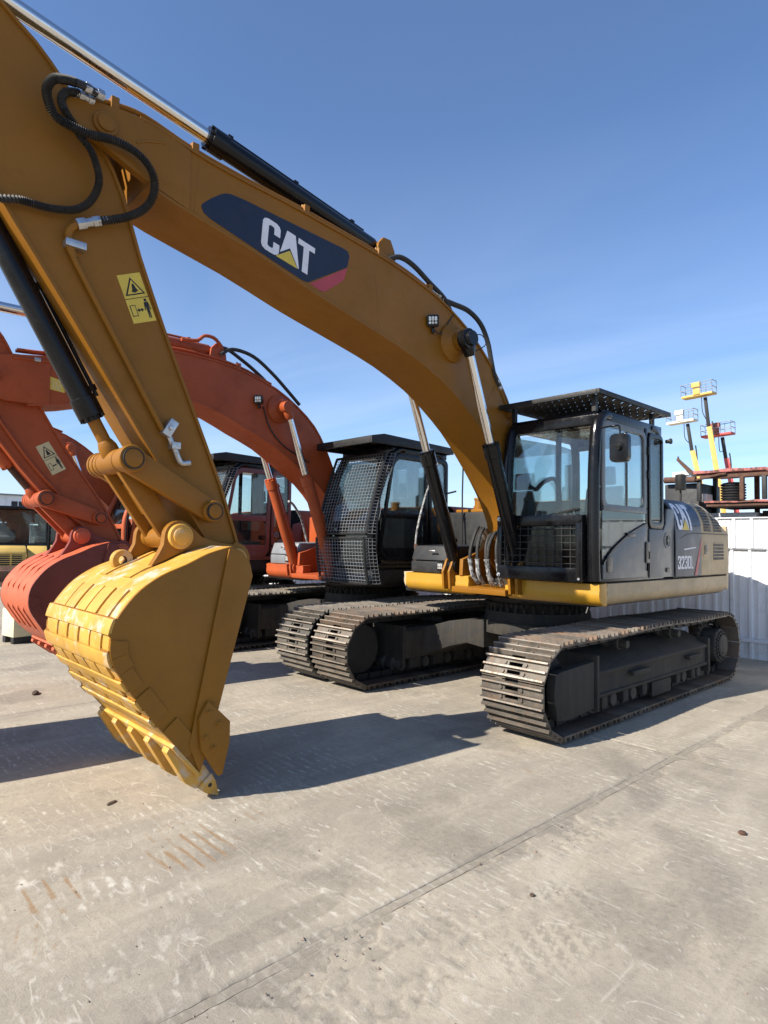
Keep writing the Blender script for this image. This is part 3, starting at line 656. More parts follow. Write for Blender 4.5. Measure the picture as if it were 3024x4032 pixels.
def build_bucket(root, off, paintm, teeth=True, hw=.6, ears=True, wearplates=True, name='bucket', sidem=None):
    sidem = sidem or paintm
    ox, oz = off
    T = lambda l: [(a+ox, b+oz) for a, b in l]
    curve = smooth2([(4.40, 1.575), (4.56, 1.53), (4.70, 1.465), (4.86, 1.40), (4.99, 1.315), (5.08, 1.215), (5.135, 1.12), (5.155, 1.0), (5.135, .90), (5.075, .80), (5.0, .69)]+([(4.88, .53), (4.73, .35), (4.585, .175)] if wearplates or not ears else [(4.89, .575), (4.75, .475), (4.585, .385)]), 3)
    curve = T(curve)
    def inward(c, t):
        o = []
        for i, p in enumerate(c):
            a = Vector(c[max(i-1, 0)]); b = Vector(c[min(i+1, len(c)-1)]); d = (b-a).normalized(); o.append((p[0]-t*(-d.y), p[1]-t*d.x) if False else (p[0]+t*d.y, p[1]-t*d.x))
        return o
    inn = inward(curve, .025)
    sh = MB(); sh.prism(curve+inn[::-1], -hw+.02, hw-.02)
    bk = obj(name, sh, paintm, root)
    lz = 0. if wearplates else .19
    front = T([(4.585, .175+lz), (4.55, .27+lz), (4.48, .53), (4.25, 1.38), (4.27, 1.46), (4.33, 1.54)])
    for s in (1, -1):
        y0, y1 = (hw-.022, hw) if s > 0 else (-hw, -hw+.022)
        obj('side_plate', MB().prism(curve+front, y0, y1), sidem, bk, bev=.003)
        # front edge stiffener and curved rim
        st = T([(4.425, 1.56), (4.44, 1.50), (4.665, .36+lz), (4.60, .20+lz), (4.55, .27+lz), (4.48, .53), (4.25, 1.38), (4.27, 1.46), (4.33, 1.54)])
        a, b = (hw, hw+.016) if s > 0 else (-hw-.016, -hw)
        obj('edge_stiffener', MB().prism(st, a+.0005*s, b), sidem, bk, bev=.004)
        # wear pads at the heel
        k0 = len(curve)
        for i, (ia, ib, dep) in enumerate(((20, 23, .10), (23, 26, .10), (26, 29, .085), (30, 33, .10), (34, 37, .115))):
            ia = min(ia, k0-2); ib = min(ib, k0-1)
            q = inward(curve, dep); pd = curve[ia:ib+1]+q[ia:ib+1][::-1]
            a, b = (hw, hw+.010) if s > 0 else (-hw-.010, -hw)
            obj('heel_pad', MB().prism([(x*.985+.015*pd[0][0], z*.985+.015*pd[0][1]) for x, z in pd], a+.0006*s, b), sidem, bk)
        # side cutter with bolts
        sc = [(a_, b_+lz*.8) for a_, b_ in T([(4.56, .62), (4.62, .52), (4.60, .33), (4.55, .25), (4.48, .145), (4.45, .15), (4.405, .34), (4.405, .47), (4.48, .545)])]
        a, b = (hw+.0165, hw+.045) if s > 0 else (-hw-.045, -hw-.0165)
        obj('side_cutter', MB().prism(sc, a, b), sidem, bk, bev=.008)
        for bx, bz in ((4.56, .55), (4.49, .47), (4.575, .40), (4.52, .325)):
            q = T([(bx, bz+lz*.8)])[0]; bb = MB(); bb.turn((q[0], s*(hw+.04), q[1]), (q[0], s*(hw+.1), q[1]), [(0, .026), (.008, .026), (.009, .015), (.018, .012)], 14); obj('bolt', bb, sidem, bk)
    # cross straps and slats on the back of the shell
    cum = [0]
    for i in range(1, len(curve)): cum.append(cum[-1]+math.hypot(curve[i][0]-curve[i-1][0], curve[i][1]-curve[i-1][1]))
    def seg(s0, s1, th):
        pts = []; n = 4
        for k in range(n+1):
            s = s0+(s1-s0)*k/n
            i = max(j for j in range(len(cum)) if cum[j] <= s); i = min(i, len(curve)-2)
            t = (s-cum[i])/(cum[i+1]-cum[i]); x = curve[i][0]*(1-t)+curve[i+1][0]*t; z = curve[i][1]*(1-t)+curve[i+1][1]*t
            d = Vector((curve[i+1][0]-curve[i][0], curve[i+1][1]-curve[i][1])).normalized(); pts.append(((x, z), (-d.y, d.x)))
        sg = 1
        o = [(p[0]-sg*(n_[0])*-th*-1, p[1]+sg*n_[1]*th) for p, n_ in pts]
        return [p for p, _ in pts], [(p[0]+n_[0]*th, p[1]+n_[1]*th) for p, n_ in pts]
    def sheet(nm, s0, s1, y0, y1, th, jit=0):
        a, o = seg(s0, s1, th); b = MB()
        b.prism([(p[0]*1, p[1]) for p in a]+o[::-1], y0, y1)
        obj(nm, b, paintm, bk, bev=.003, ang=50)
        if nm == 'wear_strap' and wearplates:
            for q in (a[0], a[-1]):
                n_ = 60; w_ = MB(); w_.tube([(q[0]+.003*rnd.random(), y0+(y1-y0)*k/n_, q[1]+.003*rnd.random()) for k in range(n_+1)], .008, 6, 1, rfun=lambda i, n: .006+.006*rnd.random()); obj('weld_bead', w_, sidem, bk)
    L = cum[-1]
    if wearplates:
        for s0, wd, th in ((.86, .088, .019), (1.045, .085, .019), (1.235, .07, .019), (1.385, .07, .019), (1.53, .06, .021)):
            sheet('wear_strap', s0, s0+wd, -hw+.002, hw-.001, th)
        for s0, s1, m in ((.66, .855, 5), (.95, 1.045, 5), (1.14, 1.23, 5), (1.30, 1.365, 4), (1.435, 1.515, 4)):
            for k in range(m):
                yc = -hw+.1+(2*hw-.2)*(k+.5)/m+rnd.uniform(-.012, .012); wd = (2*hw-.2)/m*.42
                sheet('wear_slat', s0+.002, s1-.002, yc-wd, yc+wd, .012+.003*rnd.random())
        for yc in (-.21, .21): sheet('wear_slat', .12, .56, yc-.055, yc+.055, .012)
    else:
        for k in range(4):
            yc = (-.3+.2*k)*hw/.6*1.1; sheet('wear_strap', .45, 1.35, yc-.032, yc+.032, .014)
    # cutting lip and teeth
    a, o = seg(L-.27, L+.0, .024); obj('cutting_lip', MB().prism(a+o[::-1], -hw-.015, hw+.015), paintm, bk, bev=.004)
    nt_ = 5
    d = Vector((curve[-1][0]-curve[-4][0], 0, curve[-1][1]-curve[-4][1])).normalized(); nrm = Vector((-d.z, 0, d.x))
    if nrm.x < 0: nrm = -nrm
    for k in range(nt_):
        yc = -hw+.05+(2*hw-.1)*k/(nt_-1); e = Vector((curve[-1][0], yc, curve[-1][1]))
        def P(u, v): q = e+d*u+nrm*v; return (q.x, q.z)
        ad = MB().prism([P(-.27, .028), P(-.26, .06), P(-.02, .095), P(.06, .075), P(.08, .05), P(.08, -.045), P(.0, -.055), P(-.12, -.03), P(-.12, .0)], yc-.038, yc+.038)
        t = obj('tooth', ad, paintm, bk, bev=.008)
        tp = MB(); rings = []
        for u, va, vb, hwid in ((.065, .062, -.052, .052), (.13, .050, -.040, .049), (.215, .009, -.007, .036), (.225, .003, -.002, .034)):
            rings.append([(P(u, va)[0], yc-hwid, P(u, va)[1]), (P(u, va)[0], yc+hwid, P(u, va)[1]), (P(u, vb)[0], yc+hwid, P(u, vb)[1]), (P(u, vb)[0], yc-hwid, P(u, vb)[1])])
        tp.loft(rings); obj('tooth_tip', tp, paintm, bk, bev=.005)
        q = P(.115, 0); b = MB(); b.turn((q[0], yc+.045, q[1]), (q[0], yc+.1, q[1]), [(0, .014), (.005, .014), (.006, .008)], 12); obj('tooth_pin', b, MT['ink'], bk)
    if ears:
        ear = T([(4.84, 1.40), (4.79, 1.44), (4.74, 1.52), (4.71, 1.58), (4.705, 1.63)]+arc(4.60, 1.635, .105, 0, 130, 8)+[(4.44, 1.635), (4.32, 1.60), (4.2, 1.585)]+arc(4.18, 1.48, .12, 90, 230, 7)+[(4.2, 1.37), (4.34, 1.45), (4.5, 1.50), (4.66, 1.47)])
        for y0 in (.205, -.265):
            obj('hinge_ear', MB().prism(ear, y0, y0+.06), sidem, bk, bev=.008)
        for y0, y1 in ((.266, .295), (-.266, -.295)):
            q = T([(4.60, 1.635), (4.18, 1.48)])
            boss(bk, 'pin_boss', q[0][0], q[0][1], y0, y1, .085, paintm); boss(bk, 'pin_boss', q[1][0], q[1][1], y0, y1, .08, paintm)
        if wearplates:
            c0 = T([(4.80, 1.465)])[0]; eb = MB()
            eb.turn((c0[0], -.235, c0[1]), (c0[0], -.1, c0[1]), [(0, .030), (.0, .068), (.006, .074), (.05, .074), (.056, .068), (.056, .030)], 22, cap=False); obj('lifting_eye', eb, paintm, bk)
        gus = T([(4.62, 1.50), (4.45, 1.575), (4.33, 1.56), (4.40, 1.50)]); 
        for y0 in (.40, -.42): obj('gusset', MB().prism(gus, y0, y0+.02), paintm, bk, bev=.003)
    return bk

# ------------------------------------------------------------------ arms
def box_beam(name, top, bot, hw, mat, parent, lip=.014):
    """welded box section: inset side plates between slightly wider top and bottom plates; top listed tip->foot, bot foot->tip"""
    prof = top+bot
    o = obj(name, MB().prism(prof, -hw, hw), mat, parent)
    def strip(c, th):
        q = []
        for i, p in enumerate(c):
            a = Vector(c[max(i-1, 0)]); b = Vector(c[min(i+1, len(c)-1)]); d = (b-a).normalized(); q.append((p[0]+th*d.y, p[1]-th*d.x))
        return q
    for c in (top, bot):
        outer = strip(c, -.004); inner = strip(c, .016)
        obj('flange_plate', MB().prism(outer+inner[::-1], -hw-lip, hw+lip), mat, o)
    return o
def warning_label(parent, quad, y, mat):
    """pictogram label: triangle with hand sign above, box - arrow - man below; quad = tl,tr,br,bl in x,z"""
    tl, tr, br, bl = [Vector(q) for q in quad]
    def P(u, v): q = (tl*(1-u)+tr*u)*(1-v)+(bl*(1-u)+br*u)*v; return (q.x, q.y)
    lb = flat('warning_label', [P(0, 0), P(1, 0), P(1, 1), P(0, 1)], y, mat, parent, .002)
    k = 0
    def ink(poly, yy=.0025, m=None): flat('pictogram', [P(*q) for q in poly], y+yy, m or MT['ink'], parent, .001)
    ink([(.5, .07), (.93, .43), (.07, .43)]); ink([(.5, .125), (.83, .405), (.17, .405)], .0037, mat)
    ink([(.42, .33), (.46, .22), (.54, .20), (.60, .30), (.66, .36), (.5, .39), (.36, .36)], .005); ink([(.0, .492), (1, .492), (1, .504), (0, .504)])
    ink([(.08, .63), (.32, .63), (.32, .86), (.08, .86)]); ink([(.11, .645), (.29, .645), (.29, .845), (.11, .845)], .0037, mat)
    ink([(.33, .745), (.43, .705), (.43, .73), (.53, .73), (.53, .705), (.63, .745), (.53, .785), (.53, .76), (.43, .76), (.43, .785)])
    ink([(.72, .60), (.90, .60), (.94, .76), (.90, .76), (.87, .66), (.86, .93), (.82, .93), (.81, .78), (.79, .93), (.75, .93), (.75, .66), (.71, .76), (.67, .76)])
    ink([(.77, .53), (.85, .53), (.87, .56), (.85, .59), (.77, .59), (.75, .56)])

def work_light(parent, p, face, up=(0, 0, 1), s=.055):
    q = Vector(face).normalized().to_track_quat('X', 'Z').to_matrix().to_4x4(); M = Matrix.Translation(p) @ q
    b = MB(); b.prism(rrect(-s, s, -s, s, s*.35), -.0, .045, 'x', M); b.box(-.06, .0, -s*.7, s*.7, -s*.8, s*.8, M); b.box(-.03, .01, -s*.2, s*.2, -s*2, -s, M)
    o = obj('work_light', b, MT['black'], parent, bev=.004)
    ln = MB()
    for yy in (-.5, 0, .5):
        for zz in (-.45, .2, .6):
            c = M @ Vector((.046, yy*s, zz*s*.8)); ln.turn(c, M @ Vector((.1, yy*s, zz*s*.8)), [(0, s*.24), (.004, s*.22), (.005, s*.05)], 10)
    obj('lamp_lens', ln, MT['lens'], parent)
    return o

def build_arm(root, A, pm, bm_, cyl, bucket=True, extras=True):
    hw = .25
    boom = box_beam('boom', A['btop'], A['bbot'], hw, pm, root)
    # nose fork plates that straddle the stick
    for y0 in (.205, -.262):
        obj('fork_plate', MB().prism(A['nose'], y0, y0+.057), pm, boom, bev=.004)
    px, pz = A['pin']
    for s in (1, -1): boss(boom, 'pin_boss', px, pz, s*.262, s*.285, .075, pm)
    bx, bz = A['cylpin']
    bb = MB(); bb.turn((bx, -.42, bz), (bx, .42, bz), [(0, .085), (.84, .085)], 20); obj('cross_pin', bb, pm, boom)
    for s in (1, -1):
        b = MB(); b.turn((bx, s*.25, bz), (bx, s*.4, bz), [(0, .19), (.025, .185), (.06, .13), (.10, .115)], 26); obj('pin_boss', b, pm, boom)
    # boom cylinders
    fx, fz = A['cylfoot']
    for s in (1, -1):
        cylinder(root, 'boom_cylinder', (fx, s*.43, fz), (bx, s*.43, bz), A.get('bfrac', .62), .073, .043, cyl, eye=.082, eyew=.055)
    # stick
    stick = box_beam('stick', A['sback'], A['sfront'], .17, pm, root, .018)
    sx, sz = A['scyl0']; ex, ez = A['scyl1']
    cylinder(root, 'stick_cylinder', (sx, 0, sz), (ex, 0, ez), A['sfrac'], .080, .052, cyl, eye=.085, eyew=.06)
    cl = MB()
    for y0 in (-.115, .075): cl.prism([(sx-.14, sz-.30), (sx+.16, sz-.32), (sx+.10, sz+.02), (sx+.04, sz+.09), (sx-.05, sz+.09), (sx-.1, sz+.0)], y0, y0+.04)
    obj('clevis', cl, pm, boom, bev=.006)
    cx, cz = A['bcyl0']; ax, az = A['pA']
    cylinder(root, 'bucket_cylinder', (cx, 0, cz), (ax, 0, az), A['cfrac'], .070, .042, A.get('bcmat', cyl), rodmat=A.get('brod'), eye=.075, eyew=.075, eyemat=pm)
    br = MB()
    dxy = Vector((A['bcyl0'][0]-A['sb_mid'][0], 0, A['bcyl0'][1]-A['sb_mid'][1]))
    for y0 in (-.13, .085): br.prism([(cx+.07, cz+.06), (cx+.07, cz-.07), (cx-.02, cz-.09), (A['sb_mid'][0]-.1, A['sb_mid'][1]-.22), (A['sb_mid'][0]+.05, A['sb_mid'][1]+.25)], y0, y0+.045)
    obj('clevis', br, pm, stick, bev=.006)
    # linkage
    bxx, bzz = A['pB']; qx, qz = A['pC']
    lk = obj('bucket_linkage', MB().cyl((ax, -.29, az), (ax, .29, az), .05), pm, root)
    def linkbar(p, q, w0, w1, y0, y1, nm):
        p = Vector(p); q = Vector(q); d = (q-p).normalized(); n = Vector((-d.y, d.x)); a0 = math.degrees(math.atan2(d.y, d.x))
        poly = arc(q.x, q.y, w1, a0-80, a0+80, 8)+arc(p.x, p.y, w0, a0+100, a0+260, 8)
        return obj(nm, MB().prism(poly, y0, y1), pm, lk, bev=.007)
    for y0 in (.205, -.265): linkbar((ax, az), (bxx, bzz), .085, .075, y0, y0+.06, 'rocker_link')
    for s in (1, -1):
        boss(lk, 'pin_boss', ax, az, s*.266, s*.30, .088, pm); boss(lk, 'pin_boss', bxx, bzz, s*.266, s*.30, .075, pm)
    for (x, z, r_) in ((ax, az, .088), (bxx, bzz, .075)):
        b = MB(); b.turn((x, .30, z), (x, .4, z), [(0, r_*.76), (.0175, r_*.76), (.0175, r_*.68), (0, r_*.68)], 28, cap=False); obj('pin_ring', b, MT['ink'], lk)
    for y0 in (.095, -.145): linkbar((ax, az), (qx, qz), .07, .062, y0, y0+.05, 'power_link')
    d = Vector((qx-ax, qz-az)).normalized(); p = Vector((ax, az))+d*.16; q = Vector((ax, az))+d*.40; n = Vector((-d.y, d.x))*.012
    obj('link_web', MB().prism([tuple(p+n), tuple(q+n), tuple(q-n), tuple(p-n)], -.095, .095), pm, lk)
    for (x, z, r, y) in ((ax, az, .08, .20), (qx, qz, .075, .20)):
        b = MB(); b.turn((x, -y, z), (x, y, z), [(0, r), (.045, r), (.05, r*.92), (.06, r*.92), (.065, r), (2*y-.065, r), (2*y-.06, r*.92), (2*y-.05, r*.92), (2*y-.045, r), (2*y, r)], 26); obj('bushing', b, pm, lk)
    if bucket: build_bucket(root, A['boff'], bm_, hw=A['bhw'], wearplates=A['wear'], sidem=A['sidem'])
    # pipes on the boom top and down the stick
    P = A['pipe']
    for y0 in (.14, .20, -.14, -.20):
        b = MB(); b.tube([(x, y0, z) for x, z in P], .017, 8, 4); obj('hydraulic_pipe', b, pm, boom)
    for i in range(1, len(P)-1, 2):
        for s in (1, -1):
            b = MB(); b.box(-.025, .025, .11*s, .235*s, -.06, .035, Matrix.Translation((P[i][0], 0, P[i][1]))); b.cyl((P[i][0], .17*s, P[i][1]+.03), (P[i][0], .17*s, P[i][1]+.06), .012, n=6)
            obj('pipe_clamp', b, pm, boom, bev=.004)
    S = A['spipe']; b = MB(); b.tube([(x, .197, z) for x, z in S], .019, 10, 3); obj('hydraulic_pipe', b, pm, stick)
    return boom, stick
ARM_CAT = dict(
    btop=smooth2([(4.95, 4.335), (4.82, 4.325), (4.70, 4.30), (4.45, 4.255), (4.09, 4.225), (3.82, 4.21), (3.29, 4.16), (2.81, 4.105), (2.49, 4.05), (2.2, 3.98), (2.01, 3.92), (1.78, 3.82), (1.55, 3.69), (1.29, 3.49), (1.1, 3.30), (.89, 3.02), (.74, 2.75), (.56, 2.35), (.40, 1.95), (.30, 1.75)], 2),
    bbot=arc(.42, 1.66, .14, 170, 330, 6)+smooth2([(.62, 1.86), (.74, 2.08), (.94, 2.33), (1.18, 2.58), (1.43, 2.81), (1.72, 3.01), (2.0, 3.17), (2.42, 3.33), (2.85, 3.44), (3.36, 3.555), (3.62, 3.62), (4.08, 3.745), (4.68, 3.87), (4.88, 3.93)], 2),
    nose=smooth2([(4.60, 4.27), (4.91, 4.345), (5.17, 4.32), (5.30, 4.295), (5.37, 4.265), (5.405, 4.22), (5.395, 4.17), (5.35, 4.13), (5.2, 4.07), (5.0, 3.985), (4.82, 3.92), (4.60, 3.86)], 2),
    pin=(5.17, 4.19), cylpin=(1.86, 3.555), cylfoot=(.98, 1.36), bfrac=.57,
    sback=smooth2([(6.02, 4.99), (5.93, 4.93), (5.75, 4.69), (5.56, 4.55), (5.4, 4.39), (5.27, 4.22), (5.09, 3.96), (4.98, 3.70), (4.9, 3.46), (4.71, 2.99), (4.53, 2.58), (4.28, 2.01), (4.12, 1.57)], 2)+arc(4.18, 1.48, .085, 200, 300, 5),
    sfront=smooth2([(4.28, 1.53), (4.36, 1.63), (4.66, 2.05), (4.84, 2.30), (5.22, 2.87), (5.5, 3.28), (5.72, 3.6), (5.9, 3.95), (6.02, 4.35), (6.10, 4.8)], 2)+[(6.09, 4.95)],
    scyl0=(2.62, 4.30), scyl1=(6.0, 4.90), sfrac=.515, bcyl0=(6.03, 4.03), sb_mid=(5.83, 3.95), pA=(4.94, 2.12), pB=(4.37, 1.81), pC=(4.60, 1.63), cfrac=.865,
    boff=(0, 0), bhw=.6, wear=True,
    pipe=[(5.28, 4.34), (5.1, 4.385), (4.9, 4.40), (4.55, 4.33), (4.1, 4.285), (3.6, 4.25), (3.1, 4.20), (2.8, 4.165), (2.45, 4.11), (2.15, 4.03), (1.98, 3.97)],
    spipe=[(5.34, 3.40), (5.29, 3.30), (5.0, 2.82), (4.71, 2.34)])
ARM_2 = dict(
    btop=smooth2([(4.95, 3.42), (4.6, 3.47), (3.9, 3.70), (3.5, 3.79), (3.27, 3.82), (2.9, 3.82), (2.6, 3.80), (2.3, 3.75), (1.86, 3.62), (1.51, 3.43), (1.22, 3.20), (1.03, 2.93), (.86, 2.6), (.62, 2.1), (.44, 1.72)], 2),
    bbot=arc(.52, 1.62, .13, 170, 330, 6)+smooth2([(.72, 1.9), (.88, 2.15), (1.16, 2.43), (1.51, 2.65), (1.89, 2.88), (2.29, 3.04), (2.65, 3.19), (3.01, 3.28), (3.4, 3.27), (3.9, 3.17), (4.4, 3.03), (4.8, 2.95)], 2),
    nose=smooth2([(4.6, 3.48), (4.9, 3.44), (5.15, 3.38), (5.27, 3.30), (5.29, 3.20), (5.2, 3.08), (5.0, 2.96), (4.6, 2.98)], 2),
    pin=(5.12, 3.2), cylpin=(1.80, 3.36), cylfoot=(1.0, 1.22), bfrac=.60,
    sback=smooth2([(5.72, 4.05), (5.5, 3.98), (5.25, 3.82), (5.08, 3.66), (4.99, 3.53), (4.87, 3.3), (4.56, 2.77), (4.3, 2.38), (4.0, 1.96), (3.78, 1.55)], 2)+arc(3.82, 1.46, .085, 200, 300, 5),
    sfront=smooth2([(3.93, 1.50), (4.03, 1.60), (4.2, 1.76), (4.61, 2.08), (5.02, 2.58), (5.4, 3.1), (5.68, 3.55), (5.8, 3.9)], 2),
    scyl0=(2.63, 4.0), scyl1=(5.68, 3.95), sfrac=.58, bcyl0=(5.95, 3.62), sb_mid=(5.68, 3.5), pA=(4.60, 2.01), pB=(4.06, 1.83), pC=(4.24, 1.63), cfrac=.80,
    boff=(-.36, 0.0), bhw=.55, wear=False,
    pipe=[(4.9, 3.50), (4.5, 3.55), (3.9, 3.76), (3.4, 3.865), (2.9, 3.88), (2.4, 3.83), (1.9, 3.69)],
    spipe=[(5.2, 3.02), (4.95, 2.66), (4.7, 2.33), (4.45, 2.06)])

# ------------------------------------------------------------------ upper structure
def hood_h(x): return 2.15 if x > -1.60 else 2.15-.30*((-1.60-x)/.60)**2.2
def hood_sec(n=6, h=2.15):
    """hood cross section in y,z from the left sill over the top to the right"""
    return [(1.350, 1.27), (1.355, 1.6), (1.352, 1.76)]+[(1.352-.26*(1-math.cos(R(a))), 1.76+(h-1.76)*math.sin(R(a))) for a in (20, 40, 60, 75, 90)]+[(.6, h+.015), (-.6, h+.015), (-1.1, h)]+[(-1.352+.26*(1-math.cos(R(a))), 1.76+(h-1.76)*math.sin(R(a))) for a in (60, 30, 0)]+[(-1.352, 1.27)]
def strip_panel(name, x0, x1, i0, i1, mat, parent, th=.012, sec=None, xr=None):
    """a piece of the hood skin between section points i0..i1"""
    s = (sec or hood_sec())[i0:i1+1]; b = MB(); rings = []
    for x in (xr or (x0, x1)):
        if xr: s = [(y+.011, z+.011) for y, z in hood_sec(h=hood_h(x))][i0:i1+1]
        o = [(x, y, z) for y, z in s]
        inn = []
        for i, (y, z) in enumerate(s):
            a = Vector(s[max(i-1, 0)]); c = Vector(s[min(i+1, len(s)-1)]); d = (c-a).normalized(); inn.append((x, y-th*d.y, z+th*d.x) if False else (x, y-th*abs(d.y)*(1 if y > 0 else -1), z-th*abs(d.x)))
        rings.append(o+inn[::-1])
    b.loft(rings); return obj(name, b, mat, parent, bev=.003, ang=50)

def build_upper(root, pal, style):
    skirt, front = pal['skirt'], pal['front']
    # main frame
    fb = MB(); fb.box(-2.2, .95, -1.25, -.33, 1.03, 1.20); fb.box(-2.2, .93, .33, 1.25, 1.03, 1.20); fb.box(-2.2, .55, -.34, .34, 1.02, 1.22)
    fr = obj('upper_frame', fb, MT['blackm'], root, bev=.01)
    # boom foot brackets
    for y0 in (.27, -.32):
        obj('boom_bracket', MB().prism([(-.2, 1.1), (.72, 1.1), (1.05, 1.26), (1.04, 1.44), (.92, 1.47), (.70, 1.55), (.58, 1.78), (.46, 1.84), (.32, 1.80), (.05, 1.5), (-.2, 1.4)], y0, y0+.05), pal['paint'], fr, bev=.008)
    for y0 in (.38, .47, -.52, -.43):
        obj('cylinder_lug', MB().prism([(.78, 1.10), (1.10, 1.10), (1.12, 1.3)]+arc(.98 if style == 'cat' else 1.0, 1.36 if style == 'cat' else 1.22, .10, 10, 170, 7)+[(.80, 1.2)], y0, y0+.03), pal['paint'], fr, bev=.006)
    obj('front_crossbeam', MB().prism([(.70, 1.08), (1.12, 1.08), (1.13, 1.14), (.70, 1.16)], -.36, .36), pal['paint'], fr, bev=.008)
    # side skirts (rounded section)
    sec = arc(1.235, 1.16, .115, -75, 20, 6)+[(1.352, 1.255), (1.20, 1.262), (1.20, 1.045)]
    for s in (1, -1):
        obj('side_skirt', MB().prism([(s*y, z) for y, z in sec], -2.20, .884, 'x'), skirt if style == 'cat' or s < 0 else MT['blackm'], fr, bev=.004, ang=50)
    fs = [(x-.315, z) for x, z in arc(1.235, 1.16, .115, -75, 20, 6)+[(1.350, 1.255), (1.20, 1.262), (1.20, 1.045)]]
    y1 = 1.346
    b = MB(); rings = []
    obj('front_skirt', MB().prism([(x, z) for x, z in fs], .29, y1), front if style == 'cat' else MT['blackm'], fr, bev=.010, ang=50)
    obj('front_skirt', MB().prism([(x, z) for x, z in fs], -1.17, -.20), front, fr, bev=.010, ang=50)
    cb = MB(); cb.prism(arc(.95, 1.27, .083, 0, 90, 5)+[(.95, 1.27)], 1.06, 1.25, 'z'); 
    # counterweight: bowed tail
    rings = []
    for z, k in ((1.08, .93), (1.13, .99), (1.4, 1.), (1.74, 1.), (1.82, .985), (1.88, .93)):
        arcp = [(-2.215-.54*k*math.cos(R(a))**.8 if abs(a) < 90 else -2.215, 1.335*math.sin(R(a))*(.96+.04*k), z) for a in np.linspace(-90, 90, 17)]
        rings.append(arcp)
    b = MB(); b.loft(rings); obj('counterweight', b, pal['cw'], root, bev=.0)
    # hood
    body = MB(); body.prism([(y*.985, 1.27+(z-1.27)*.985) for y, z in hood_sec()], -1.62, -.62, 'x'); body.prism([(y*.98, 1.27+(z-1.27)*.97) for y, z in hood_sec(h=1.92)], -2.19, -1.621, 'x')
    hood = obj('engine_hood', body, MT['blackm'], root)
    right = MB(); right.box(-.62, .10, -1.34, -.40, 1.265, 2.02); tank = obj('fuel_tank', right, MT['blackm'] if style == 'cat' else pal['paint'], root, bev=.03)
    tl = MB(); tl.box(-.5, .02, -1.25, -.5, 2.021, 2.06); obj('tank_top', tl, pal['paint'], tank, bev=.01)
    cap = MB(); cap.turn((-.10, -.95, 2.06), (-.10, -.95, 2.5), [(0, .08), (.04, .08), (.045, .065), (.12, .065), (.125, .075), (.15, .07)], 18); obj('filler_cap', cap, pal['paint'], tank)
    if style == 'cat':
        strip_panel('decal_panel', -1.33, -.615, 0, 7, MT['greyd'], hood, sec=[(y+.012 if y > 0 else y, z+.012) for y, z in hood_sec()])
        strip_panel('rear_panel', -2.205, -1.335, 0, 7, pal['skirt'], hood, xr=(-1.335, -1.6, -1.72, -1.82, -1.92, -2.0, -2.08, -2.14, -2.18, -2.205))
    else:
        strip_panel('side_panel', -1.33, -.615, 0, 7, pal['paint'], hood, sec=[(y+.012, z+.012) for y, z in hood_sec()])
        strip_panel('rear_panel', -2.205, -1.335, 0, 7, pal['paint'], hood, sec=[(y+.011, z+.011) for y, z in hood_sec()])
    strip_panel('top_panel', -2.2, -.63, 7, 10, pal['paint'], hood, xr=(-.63, -1.6, -1.82, -2.0, -2.14, -2.205))
    strip_panel('right_panel', -1.6, -.63, 10, 14, pal['paint'], hood, sec=[(y-.01, z+.008) for y, z in hood_sec()])
    ex = MB(); ex.turn((-1.3, -.35, 2.15), (-1.3, -.35, 3), [(0, .10), (.25, .10), (.27, .055), (.55, .055), (.56, .045)], 18); obj('exhaust_pipe', ex, MT['blackm'], hood)
    # right front toolbox and lamp
    tb = MB(); tb.box(.30, .985, -1.13, -.38, 1.265, 1.40); tb.prism([(.30, 1.41), (.99, 1.41), (.93, 1.58), (.30, 1.60)], -1.12, -.40)
    bx = obj('toolbox', tb, MT['blackm'] if style == 'cat' else MT['rail'], root, bev=.018)
    work_light(bx, (.985, -.62, 1.345), (1, 0, 0), s=.05)
    hb = MB(); hb.tube([(.99, -.72, 1.50), (1.01, -.72, 1.52), (1.01, -.80, 1.52), (.99, -.80, 1.50)], .01, 6, 3); obj('handle', hb, MT['steel'], bx)
    return fr, hood

def mesh_guard(name, f, nu, nv, r, mat, parent, kind='stuff'):
    """wire grid over the surface f(u,v)"""
    b = MB()
    def bar(P):
        b.tube(P, r, 4, 1, cap=False)
    for i in range(nu+1): bar([f(i/nu, v/10) for v in range(11)])
    for j in range(nv+1): bar([Vector(f(u/6, j/nv))+Vector((r*1.2, 0, 0)) for u in range(7)])
    o = obj(name, b, mat, parent); o['kind'] = kind; return o

